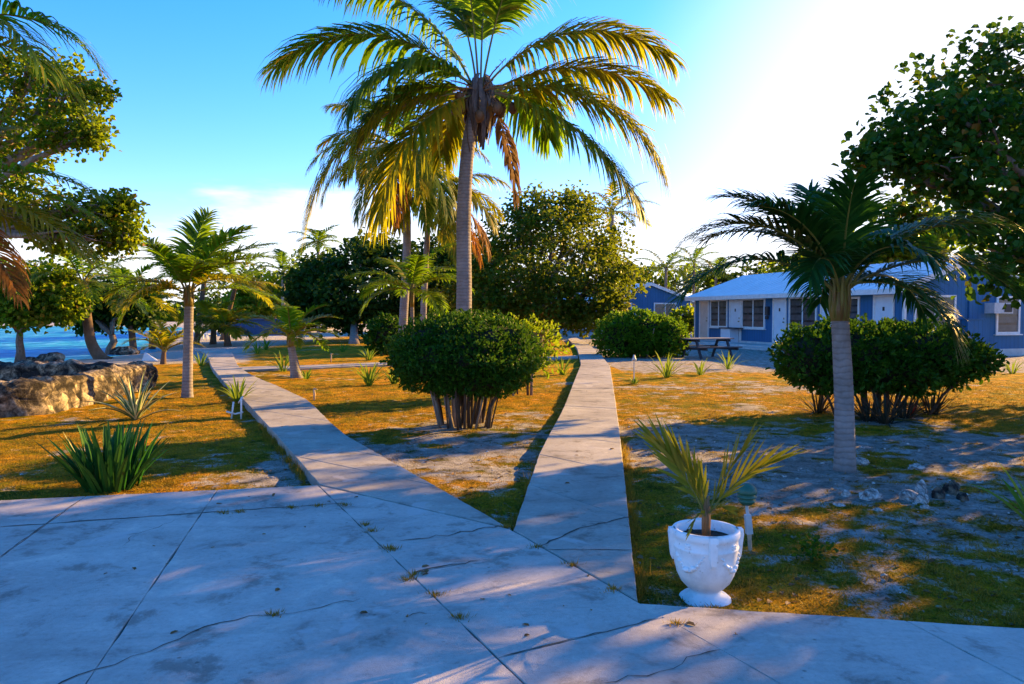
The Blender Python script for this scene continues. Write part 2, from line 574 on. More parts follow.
def ground_mat():
    m, nt, out = new_mat("garden_ground")
    a = N(nt, "ShaderNodeAttribute", attribute_name="sand")
    b = N(nt, "ShaderNodeAttribute", attribute_name="beach")
    n1 = tex_noise(nt, 0.55, 6, 0.6, dist=0.4)
    n2 = tex_noise(nt, 4.5, 6, 0.7)
    n3 = tex_noise(nt, 55, 4, 0.75, stretch=(1, 0.6, 1))
    n5 = tex_noise(nt, 1.9, 5, 0.65, dist=0.6)
    grass = ramp(nt, n1, [(0.36, (0.17, 0.165, 0.006)), (0.48, (0.33, 0.21, 0.005)), (0.60, (0.50, 0.20, 0.006))])
    gd = ramp(nt, n5, [(0.36, (0.05, 0.085, 0.004)), (0.44, (0.20, 0.18, 0.005)), (0.55, (0.44, 0.21, 0.006)), (0.64, (0.58, 0.30, 0.03))])
    grass = mix(nt, 0.7, grass, gd)
    g2 = ramp(nt, n2, [(0.36, (0.26, 0.34, 0.22)), (0.47, (0.95, 0.97, 0.9)), (0.62, (1.4, 1.25, 1.0))])
    grass = mix(nt, 0.9, grass, g2, "MULTIPLY")
    g3 = ramp(nt, n3, [(0.32, (0.25, 0.25, 0.22)), (0.5, (1, 1, 1)), (0.7, (1.45, 1.4, 1.2))])
    grass = mix(nt, 0.95, grass, g3, "MULTIPLY")
    sand = ramp(nt, n2, [(0.32, (0.15, 0.13, 0.11)), (0.5, (0.33, 0.295, 0.255)), (0.66, (0.52, 0.48, 0.44))])
    s3 = ramp(nt, n3, [(0.30, (0.40, 0.37, 0.33)), (0.48, (1, 1, 1)), (0.72, (1.25, 1.25, 1.25))])
    sand = mix(nt, 0.9, sand, s3, "MULTIPLY")
    beach = ramp(nt, n2, [(0.25, (0.36, 0.33, 0.29)), (0.75, (0.50, 0.46, 0.41))])
    # break the edge of the sand patches with fine noise
    s = N(nt, "ShaderNodeMath", operation="MULTIPLY_ADD")
    nt.links.new(n3, s.inputs[0])
    s.inputs[1].default_value = 0.7
    nt.links.new(a.outputs["Fac"], s.inputs[2])
    s2 = N(nt, "ShaderNodeMath", operation="MULTIPLY_ADD")
    nt.links.new(n2, s2.inputs[0])
    s2.inputs[1].default_value = 1.5
    nt.links.new(s.outputs[0], s2.inputs[2])
    f = ramp(nt, s2.outputs[0], [(0.0, (0, 0, 0)), (1.0, (1, 1, 1))])
    mr = N(nt, "ShaderNodeMapRange", interpolation_type="SMOOTHSTEP")
    mr.inputs["From Min"].default_value = 1.46
    mr.inputs["From Max"].default_value = 1.74
    nt.links.new(s2.outputs[0], mr.inputs["Value"])
    f = mr.outputs[0]
    col = mix(nt, f, grass, sand)
    col = mix(nt, b.outputs["Fac"], col, beach)
    ad = N(nt, "ShaderNodeMath", operation="MULTIPLY_ADD")
    nt.links.new(n2, ad.inputs[0])
    ad.inputs[1].default_value = 0.6
    nt.links.new(n3, ad.inputs[2])
    principled(nt, out, col, 0.95, ad.outputs[0], 1.0, 0.06, 0.05)
    return m


M["ground"] = ground_mat()
M["grass"] = leaf_mat("turf_blade", [(0.0, (0.10, 0.095, 0.014)), (0.4, (0.19, 0.135, 0.018)), (0.7, (0.30, 0.17, 0.012)), (1.0, (0.42, 0.22, 0.03))], (0.50, 0.32, 0.02), 0.35, 0.7, 0.15)
M["litter"] = leaf_mat("leaf_litter", [(0.0, (0.10, 0.055, 0.025)), (0.6, (0.22, 0.12, 0.05)), (1.0, (0.34, 0.25, 0.14))], (0.3, 0.18, 0.06), 0.15, 0.8, 0.1)


def water_mat():
    m, nt, out = new_mat("sea_water")
    n = tex_noise(nt, 1.1, 5, 0.65, stretch=(0.8, 0.45, 1))
    n2 = tex_noise(nt, 0.06, 3, 0.5)
    col = ramp(nt, n, [(0.32, (0.004, 0.12, 0.28)), (0.52, (0.015, 0.26, 0.48)), (0.72, (0.22, 0.55, 0.70))])
    col = mix(nt, ramp(nt, n2, [(0.45, (0, 0, 0)), (0.65, (0.6, 0.6, 0.6))]), col, (0.02, 0.32, 0.42))
    principled(nt, out, col, 0.55, n, 1.0, 0.25, 0.12)
    return m


M["water"] = water_mat()


def limestone_mat(name, light, dark, k=1.0, lo=0.38):
    m, nt, out = new_mat(name)
    n1 = tex_noise(nt, 2.3 * k, 8, 0.7, dist=0.5)
    n2 = tex_noise(nt, 11 * k, 6, 0.7)
    v = N(nt, "ShaderNodeTexVoronoi", feature="DISTANCE_TO_EDGE")
    v.inputs["Scale"].default_value = 2.0 * k
    t = N(nt, "ShaderNodeTexCoord")
    nt.links.new(t.outputs["Object"], v.inputs["Vector"])
    col = ramp(nt, n1, [(lo, dark), (lo + 0.10, tuple((a + b) / 2.4 for a, b in zip(light, dark))), (lo + 0.17, light), (0.8, tuple(min(0.6, x * 1.25) for x in light))])
    c2 = ramp(nt, n2, [(0.32, (0.4, 0.38, 0.36)), (0.55, (1.05, 1.05, 1.05))])
    col = mix(nt, 0.85, col, c2, "MULTIPLY")
    ed = ramp(nt, v.outputs["Distance"], [(0.0, (0.25, 0.22, 0.2)), (0.05, (1, 1, 1))])
    col = mix(nt, 0.7, col, ed, "MULTIPLY")
    principled(nt, out, col, 0.92, n2, 0.8, 0.05, 0.15)
    return m


M["limestone"] = limestone_mat("old_limestone", (0.46, 0.37, 0.26), (0.03, 0.026, 0.024), 1.3, 0.45)
M["rock"] = limestone_mat("pale_rock", (0.64, 0.60, 0.55), (0.12, 0.11, 0.10), 4.0, 0.33)


def siding_mat(name, c):
    m, nt, out = new_mat(name)
    t = N(nt, "ShaderNodeTexCoord")
    geo = N(nt, "ShaderNodeNewGeometry")
    sp = N(nt, "ShaderNodeSeparateXYZ")
    nt.links.new(t.outputs["Object"], sp.inputs[0])
    a = N(nt, "ShaderNodeMath", operation="ADD")
    nt.links.new(sp.outputs["X"], a.inputs[0])
    nt.links.new(sp.outputs["Y"], a.inputs[1])
    mo = N(nt, "ShaderNodeMath", operation="MODULO")
    nt.links.new(a.outputs[0], mo.inputs[0])
    mo.inputs[1].default_value = 0.2
    g = ramp(nt, mo.outputs[0], [(0.0, (0.3, 0.3, 0.3)), (0.012, (0.3, 0.3, 0.3)), (0.02, (1, 1, 1))])
    n = tex_noise(nt, 1.3, 6, 0.6, stretch=(1, 1, 0.35))
    col = ramp(nt, n, [(0.3, tuple(x * 0.8 for x in c)), (0.7, tuple(x * 1.1 for x in c))])
    col = mix(nt, 0.55, col, g, "MULTIPLY")
    principled(nt, out, col, 0.6, g, 0.4, 0.01, 0.25)
    return m


M["blue"] = siding_mat("blue_painted_siding", (0.022, 0.122, 0.265))
M["palewall"] = paint("pale_painted_wall", (0.55, 0.58, 0.58), (0.45, 0.49, 0.50), 3, 0.7)
M["white"] = paint("white_paint", (0.72, 0.72, 0.70), (0.60, 0.60, 0.57), 7, 0.5)
M["door"] = paint("pale_door_paint", (0.62, 0.68, 0.72), (0.54, 0.60, 0.66), 3, 0.5)
M["doorcream"] = paint("cream_door_paint", (0.62, 0.52, 0.44), (0.52, 0.43, 0.36), 3, 0.5)
M["plinth"] = paint("weathered_plinth", (0.52, 0.54, 0.53), (0.36, 0.38, 0.38), 4, 0.85)
M["darkwood"] = paint("dark_stained_wood", (0.05, 0.05, 0.06), (0.03, 0.03, 0.035), 9, 0.6, stretch=(0.4, 3, 3))
M["greywood"] = paint("weathered_wood", (0.22, 0.21, 0.22), (0.12, 0.115, 0.12), 9, 0.8, stretch=(0.4, 3, 3))
M["black"] = paint("dark_metal", (0.03, 0.03, 0.032), (0.02, 0.02, 0.02), 12, 0.4)
M["navy"] = paint("navy_wall_paint", (0.03, 0.06, 0.14), (0.025, 0.045, 0.10), 3, 0.7)
M["copper"] = paint("door_knob_metal", (0.30, 0.24, 0.12), None, 15, 0.3)
M["greyplastic"] = paint("grey_plastic", (0.50, 0.52, 0.52), (0.38, 0.40, 0.41), 9, 0.45)
M["lampgreen"] = paint("green_lamp_enamel", (0.035, 0.13, 0.085), (0.02, 0.085, 0.06), 14, 0.4)
M["stake"] = paint("bleached_stake", (0.48, 0.36, 0.24), (0.34, 0.25, 0.17), 20, 0.8)
M["soil"] = paint("potting_soil", (0.07, 0.05, 0.035), (0.03, 0.022, 0.016), 40, 0.95, 0.8)


def urn_mat():
    m, nt, out = new_mat("white_urn_paint")
    n = tex_noise(nt, 5, 7, 0.65)
    n2 = tex_noise(nt, 26, 5, 0.7)
    col = ramp(nt, n, [(0.30, (0.58, 0.57, 0.55)), (0.52, (0.80, 0.80, 0.78))])
    d = ramp(nt, n2, [(0.29, (0.42, 0.38, 0.33)), (0.38, (1, 1, 1))])
    col = mix(nt, 0.8, col, d, "MULTIPLY")
    principled(nt, out, col, 0.55, n2, 0.3, 0.006, 0.35)
    return m


M["urn"] = urn_mat()


def roof_mat():
    m, nt, out = new_mat("pale_metal_roof")
    n = tex_noise(nt, 1.2, 6, 0.6)
    col = ramp(nt, n, [(0.3, (0.56, 0.57, 0.58)), (0.7, (0.68, 0.69, 0.70))])
    principled(nt, out, col, 0.45, n, 0.1, 0.02, 0.5)
    return m


M["roof"] = roof_mat()


def glass_mat():
    m, nt, out = new_mat("dark_window_glass")
    n = tex_noise(nt, 1.6, 4)
    col = ramp(nt, n, [(0.35, (0.012, 0.016, 0.022)), (0.7, (0.05, 0.055, 0.06))])
    principled(nt, out, col, 0.12, n, 0.05, 0.05, 0.6)
    return m


M["glass"] = glass_mat()
M["louvre"] = paint("louvre_slat_glass", (0.075, 0.085, 0.095), (0.04, 0.045, 0.05), 3, 0.25, spec=0.6)
M["umber"] = paint("meter_box_dark", (0.05, 0.045, 0.045), (0.03, 0.03, 0.03), 12, 0.5)

# ------------------------------------------------------------------ ground, paving, sea
SLAB = 0.10


def axis(lo, fine0, fine1, hi, step, growth=1.10):
    a = list(np.arange(fine0, fine1 + 1e-6, step))
    s, x = step, fine1
    while x < hi:
        s *= growth
        x += s
        a.append(min(x, hi))
    s, x = step, fine0
    b = []
    while x > lo:
        s *= growth
        x -= s
        b.append(max(x, lo))
    return np.array(b[::-1] + a)


def sand_mask(x, y):
    """how bare the ground is: sandy near the plaza and at the right, turf elsewhere"""
    s = 0.5 + 0.36 * fbm(x, y, 0.85, 4) + 0.42 * fbm(x + 40, y * 1.3, 2.6, 4)
    k = -0.42
    # wedge between the two walks, in front of the clipped bush
    d = math.hypot((x + 0.35) / 1.9, (y - 8.7) / 2.3)
    k += 0.62 * math.exp(-d * d)
    # right hand yard
    if x > 0.9:
        e = max(0.0, min(1.0, (x - 0.9) / 1.2)) * max(0.0, min(1.0, (13.5 - y) / 4.0))
        k += 0.47 * e
        d = math.hypot((x - 5.2) / 4.5, (y - 16.2) / 1.5)
        k += 0.42 * math.exp(-d * d)
        d = math.hypot((x - 3.4) / 2.6, (y - 9.8) / 2.2)
        k += 0.08 * math.exp(-d * d)
    if x > 3 and y > 19:
        k += 0.75 * min(1, (y - 19) / 2.5)
    # beside the left walk near the plaza
    d = math.hypot((x + 2.3) / 0.7, (y - 7.6) / 1.4)
    k += 0.45 * math.exp(-d * d)
    return s + k


def beach_mask(x, y):
    edge = -8.6 + 0.35 * fbm(x, y, 0.6, 3)
    f = 0.0
    if y > 17.0 and x < -5:
        lim = 24.5 + (x + 9.5) * -0.55 if x > -9.5 else 24.5 + (x + 9.5) * 0.9
        if x < -0.365 * y + 0.2:
            f = max(f, min(1, max(0, (y - max(lim, 17.5) + 0.5 * fbm(x, y, 0.5, 3)) / 0.8)))
    if x < -11.5:
        f = max(f, min(1, (-11.5 - x) / 1.0))
    if y > 118:
        f = 0.0
    return f


xs = axis(-700, -9.0, 12.0, 700, 0.11)
ys = axis(-30, 2.2, 20.0, 1200, 0.11)
gv, sandv, beachv = [], [], []
for y in ys:
    for x in xs:
        far = y > 70 or abs(x) > 45
        gv.append((x, y, H0(x, y) if far else H(x, y)))
        sandv.append(0.3 if far else sand_mask(x, y))
        beachv.append(beach_mask(x, y))
nx, ny = len(xs), len(ys)
gf = []
for j in range(ny - 1):
    o = j * nx
    for i in range(nx - 1):
        gf.append((o + i, o + i + 1, o + nx + i + 1, o + nx + i))
me = bpy.data.meshes.new("ground")
me.from_pydata(gv, [], gf)
me.materials.append(M["ground"])
for nm, arr in (("sand", sandv), ("beach", beachv)):
    at = me.attributes.new(nm, "FLOAT", "POINT")
    at.data.foreach_set("value", arr)
me.polygons.foreach_set("use_smooth", [True] * len(me.polygons))
ground = bpy.data.objects.new("ground", me)
COL.objects.link(ground)
tag(ground, "flat garden ground of dry turf and bare sandy patches", "ground", kind="structure")

b = MB()
b.add([(-700, -30, -0.2), (-14.0, -30, -0.2), (-14.0, 60, -0.2), (-14.0, 1200, -0.2), (-700, 1200, -0.2)], [(0, 1, 2, 3, 4)])
tag(b.build("sea", M["water"]), "rippled turquoise sea behind the beach", "sea", kind="structure")

# plaza: slabs between the joints seen in the picture
q = lambda px, py: G(px, py, SLAB).xy


def line_at_y(a, b_, y):
    t = (y - a.y) / (b_.y - a.y)
    return Vector((a.x + (b_.x - a.x) * t, y))


def split(poly, a, b_):
    d = (b_ - a)
    nrm = Vector((-d.y, d.x))
    L, Rr = [], []
    n = len(poly)
    for i in range(n):
        p, r = poly[i], poly[(i + 1) % n]
        sp, sr = (p - a).dot(nrm), (r - a).dot(nrm)
        (L if sp >= 0 else Rr).append(p)
        if sp * sr < 0:
            t = sp / (sp - sr)
            m_ = p + (r - p) * t
            L.append(m_)
            Rr.append(m_)
    return [k for k in (L, Rr) if len(k) > 2]


def cut_all(polys, a, b_):
    out = []
    for k in polys:
        out += split(k, a, b_)
    return out


YB = -8.0
A1, A2 = q(318, 485), q(525, 684)
B1, B2 = q(510, 529), q(700, 637)
T0, T1 = q(0, 500), q(312, 485)
TL = T0 + (T0 - T1) * 1.6
R0, R1 = q(638, 603), q(1024, 628)
RR = R1 + (R1 - R0) * 2.5
left_polys = [[TL, A1, line_at_y(A1, A2, YB), Vector((TL.x, YB))]]
left_polys = cut_all(left_polys, q(0, 527), q(345, 503))
left_polys = cut_all(left_polys, q(217, 490), q(85, 684))
left_polys = cut_all(left_polys, q(80, 500), q(0, 557))
band = [[A1, B1, line_at_y(B1, B2, YB), line_at_y(A1, A2, YB)]]
band = cut_all(band, q(370, 521), q(460, 511))
band = cut_all(band, q(412, 573), q(540, 549))
band = cut_all(band, q(504, 656), q(656, 619))
right_polys = [[R0, RR, Vector((RR.x, YB)), line_at_y(B1, B2, YB)]]
right_polys = cut_all(right_polys, q(905, 620), q(1060, 700))
plaza_b = MB()
for k in left_polys + band + right_polys:
    plaza_b.prism([tuple(p) for p in k], -0.18, SLAB, 0.003, 0.004, jag=0.007)
plaza = tag(plaza_b.build("plaza", M["concrete"]), "cracked concrete plaza in the foreground", "plaza", kind="structure")


def crack(pix, w=0.012, z=SLAB + 0.003, jag=0.02, seed=1):
    rr = random.Random(seed)
    pts = [q(*p) for p in pix]
    fine = [pts[0]]
    for a, c in zip(pts, pts[1:]):
        nseg = max(2, int((c - a).length / 0.06))
        d = (c - a).normalized()
        pn = Vector((-d.y, d.x))
        for i in range(1, nseg + 1):
            fine.append(a + (c - a) * (i / nseg) + pn * rr.uniform(-jag, jag) * (0 if i == nseg else 1))
    V, F = [], []
    for i, p in enumerate(fine):
        d = (fine[min(i + 1, len(fine) - 1)] - fine[max(0, i - 1)]).normalized()
        pn = Vector((-d.y, d.x))
        ww = w * rr.uniform(0.25, 0.9) * (0.3 if i in (0, len(fine) - 1) else 1)
        V += [(p.x - pn.x * ww / 2, p.y - pn.y * ww / 2, z), (p.x + pn.x * ww / 2, p.y + pn.y * ww / 2, z)]
    for i in range(len(fine) - 1):
        F.append((2 * i, 2 * i + 2, 2 * i + 3, 2 * i + 1))
    cb = MB()
    cb.add(V, F)
    return cb.build("crack", M["crack"], plaza)


crack([(50, 690), (95, 670), (150, 652), (205, 627), (250, 616), (275, 615)], 0.014, seed=2)
crack([(0, 527), (345, 503)], 0.026, seed=12, jag=0.012)
crack([(504, 656), (656, 619)], 0.014, seed=16, jag=0.012)
crack([(546, 550), (634, 550)], 0.014, seed=17, jag=0.01)
crack([(540, 546), (580, 528), (632, 517)], 0.025, seed=18, jag=0.02)
crack([(80, 500), (0, 557)], 0.012, seed=19, jag=0.008)
crack([(275, 615), (310, 610), (345, 601), (360, 599)], 0.008, jag=0.03, seed=3)
crack([(412, 573), (440, 567), (465, 564), (480, 560)], 0.022, jag=0.02, seed=5)
crack([(408, 617), (420, 613), (427, 614)], 0.01, seed=6)
crack([(122, 547), (132, 536), (150, 530), (175, 520)], 0.006, seed=7)
crack([(600, 684), (660, 672), (700, 655), (720, 650)], 0.01, seed=8)
crack([(400, 541), (455, 534), (500, 525)], 0.02, jag=0.03, seed=9)


def walk(name, left, right, label, z=SLAB, thick=0.22, mat="path_concrete", sub=1.4, z_end=None):
    """a concrete walk poured in bays: matching left and right edge pixels"""
    def resample(pts, fr):
        P_ = [q(*p) if not isinstance(p, Vector) else p for p in pts]
        cum = [0]
        for a, c in zip(P_, P_[1:]):
            cum.append(cum[-1] + (c - a).length)
        out = []
        for f in fr:
            t = f * cum[-1]
            for i in range(len(P_) - 1):
                if t <= cum[i + 1] + 1e-9:
                    u = (t - cum[i]) / max(1e-9, cum[i + 1] - cum[i])
                    out.append(P_[i].lerp(P_[i + 1], u))
                    break
        return out, cum[-1]
    _, L1 = resample(left, [0])
    n = max(2, int(L1 / sub))
    fr = [i / n for i in range(n + 1)]
    l, _ = resample(left, fr)
    r, _ = resample(right, fr)
    wb = MB()
    for i in range(n):
        zz = z if z_end is None else z + (z_end - z) * max(0.0, (i / n - 0.72) / 0.28)
        wb.prism([tuple(l[i]), tuple(r[i]), tuple(r[i + 1]), tuple(l[i + 1])], zz - thick, zz + R.uniform(-0.004, 0.004), 0.003, 0.006, jag=0.005)
    return tag(wb.build(name, M[mat]), label, "path", kind="structure")


walk("path", [(319, 484), (281, 440), (263, 421), (246, 402), (222, 380), (211, 366), (208, 357), (203, 351), (188, 346)],
     [(511, 528), (340, 432), (309, 400), (276, 385), (255, 377), (238, 366), (235, 359), (233, 353), (222, 346.5)],
     "concrete walk running from the plaza toward the beach", z_end=0.015)
walk("path", [(513, 530), (540, 450), (563, 409), (576, 376), (581, 364), (577, 348), (568, 339)],
     [(638, 601), (620, 432), (615, 397), (610, 366), (600, 353), (586, 342), (575, 337)],
     "concrete walk running from the plaza to the houses")
walk("path", [(240, 368), (300, 366.5), (390, 363), (490, 359.5), (578, 356.5)], [(240, 365), (300, 363.6), (390, 360.4), (490, 357), (578, 354)],
     "narrow cross walk linking the two long walks", z=0.05, thick=0.15)


# ------------------------------------------------------------------ plant builders
def unit(a):
    return a / np.maximum(1e-9, np.linalg.norm(a, axis=-1, keepdims=True))


def leaf_arrays(C, D, Nn, L, W, fold=0.25):
    """folded six-point leaves; C base points, D axis, Nn upper side"""
    n = len(C)
    D = unit(D)
    B = unit(np.cross(D, Nn))
    U = np.cross(B, D)
    L = np.broadcast_to(np.asarray(L, float), (n,))[:, None]
    W = np.broadcast_to(np.asarray(W, float), (n,))[:, None]
    V = np.empty((n, 6, 3))
    V[:, 0] = C
    V[:, 1] = C + D * L * 0.3 + B * W * 0.5 + U * W * fold
    V[:, 2] = C + D * L * 0.75 + B * W * 0.42 + U * W * fold
    V[:, 3] = C + D * L - U * W * 0.15
    V[:, 4] = C + D * L * 0.75 - B * W * 0.42 + U * W * fold
    V[:, 5] = C + D * L * 0.3 - B * W * 0.5 + U * W * fold
    i = np.arange(n)[:, None] * 6
    F = np.concatenate([i + np.array([[0, 1, 2, 3]]), i + np.array([[0, 3, 4, 5]])], 1).reshape(-1, 4)
    return V.reshape(-1, 3), F


def frond_mesh(L, az, e0, e1, leaf=0.8, pairs=45, lw=0.04, hang=0.5, rr=0.03, bare=0.12, wind=0.0, p=1.2, side=0.0, vee=0.25, tipw=0.35, roll=0.0, gap=0.04, rng=None, a0=72, a1=27):
    """one feather-shaped palm leaf starting at the origin; angles in degrees"""
    rng = rng or RNG
    n = 22
    t = np.linspace(0, 1, n)
    el = np.radians(e0 + (e1 - e0) * t ** p)
    a = np.radians(az + side * t ** 1.5)
    T = np.stack([np.cos(el) * np.cos(a), np.cos(el) * np.sin(a), np.sin(el)], 1)
    T[:, 0] += wind * t ** 1.3
    T = unit(T)
    pts = np.concatenate([[[0, 0, 0]], np.cumsum((T[:-1] + T[1:]) / 2 * (L / (n - 1)), 0)])
    mb = MB()
    rad_ = rr * (1 - 0.85 * t)
    rad_[0] = rr * 1.6
    mb.tube([Vector(x) for x in pts], list(rad_), 5, 0)
    s = np.repeat(np.linspace(bare, 0.995, pairs), 2)
    sd = np.tile([1.0, -1.0], pairs)
    s = np.clip(s + rng.uniform(-0.4, 0.4, len(s)) / pairs, bare, 1.0)
    keep = rng.random(len(s)) > gap
    s, sd = s[keep], sd[keep]
    k = len(s)
    Pp = np.stack([np.interp(s, t, pts[:, i]) for i in range(3)], 1)
    Tt = unit(np.stack([np.interp(s, t, T[:, i]) for i in range(3)], 1))
    ref = np.array([[-math.sin(math.radians(az)), math.cos(math.radians(az)), 0.0]])
    B = unit(ref - Tt * (Tt @ ref[0])[:, None])
    U = np.cross(Tt, B)
    if roll:
        c_, s_ = math.cos(math.radians(roll)), math.sin(math.radians(roll))
        B, U = B * c_ + U * s_, U * c_ - B * s_
    u = (s - bare) / (1 - bare)
    prof = np.clip(0.45 + 1.9 * u, 0, 1) * (1 - (1 - tipw) * np.clip((u - 0.4) / 0.6, 0, 1) ** 1.5)
    ll = leaf * prof * rng.uniform(0.85, 1.1, k)
    ang = np.radians(a0 - (a0 - a1) * u + rng.normal(0, 5, k))
    d = Tt * np.cos(ang)[:, None] + B * (np.sin(ang) * sd)[:, None] + U * (vee + rng.normal(0, 0.08, k))[:, None]
    d = unit(d)
    W = unit(np.cross(d, U))
    seg = 4
    hg = hang * rng.uniform(0.7, 1.3, k)[:, None]
    wdt = np.array([0.55, 1.0, 0.85, 0.5, 0.04])
    V = np.empty((k, seg + 1, 2, 3))
    cur = Pp.copy()
    lwk = lw * (0.7 + 0.5 * prof)
    for j in range(seg + 1):
        V[:, j, 0] = cur - W * (lwk * wdt[j] / 2)[:, None]
        V[:, j, 1] = cur + W * (lwk * wdt[j] / 2)[:, None]
        if j < seg:
            cur = cur + d * (ll / seg)[:, None]
            d = unit(d + np.array([[wind * 0.5, 0, -1.0]]) * hg * (0.5 + 0.35 * j))
    base = np.arange(k)[:, None] * (2 * (seg + 1))
    F = []
    for j in range(seg):
        F.append(base + np.array([[2 * j, 2 * j + 1, 2 * j + 3, 2 * j + 2]]))
    F = np.stack(F, 1).reshape(-1, 4)
    mb.add(V.reshape(-1, 3), F, 1)
    return mb


def trunk_mesh(pts, r0, r1, flare=1.5, n=14, rings=40, bulge=0.0):
    """tapering palm trunk with leaf-scar rings"""
    P_ = [Vector(p) for p in pts]
    cum = [0]
    for a, c in zip(P_, P_[1:]):
        cum.append(cum[-1] + (c - a).length)
    out, rs = [], []
    for i in range(rings * 2 + 1):
        f = i / (rings * 2)
        tt = f * (len(P_) - 1)
        k = min(int(tt), len(P_) - 2)
        u = tt - k
        p0, p1, p2, p3 = P_[max(k - 1, 0)], P_[k], P_[k + 1], P_[min(k + 2, len(P_) - 1)]
        c = 0.5 * ((2 * p1) + (p2 - p0) * u + (2 * p0 - 5 * p1 + 4 * p2 - p3) * u * u + (3 * p1 - p0 - 3 * p2 + p3) * u ** 3)
        out.append(c)
        r = r0 + (r1 - r0) * f ** 0.8
        r *= 1 + (flare - 1) * math.exp(-f * cum[-1] / 0.16)
        r *= 1 + bulge * math.exp(-((f - 0.75) / 0.2) ** 2)
        r *= (1.0 if i % 2 else 0.99) * R.uniform(0.986, 1.01)
        rs.append(r)
    mb = MB()
    mb.tube(out, rs, n)
    return mb


def rand_fronds(n, L, e0=(75, -20), e1=(10, -75), seed=0):
    rr = random.Random(seed)
    out = []
    for i in range(n):
        f = (i + 0.5) / n
        a = i * 137.5 + rr.uniform(-15, 15)
        out.append((a % 360, e0[0] + (e0[1] - e0[0]) * f ** 0.8 + rr.uniform(-8, 8), e1[0] + (e1[1] - e1[0]) * f + rr.uniform(-10, 10), L * rr.uniform(0.85, 1.08)))
    return out


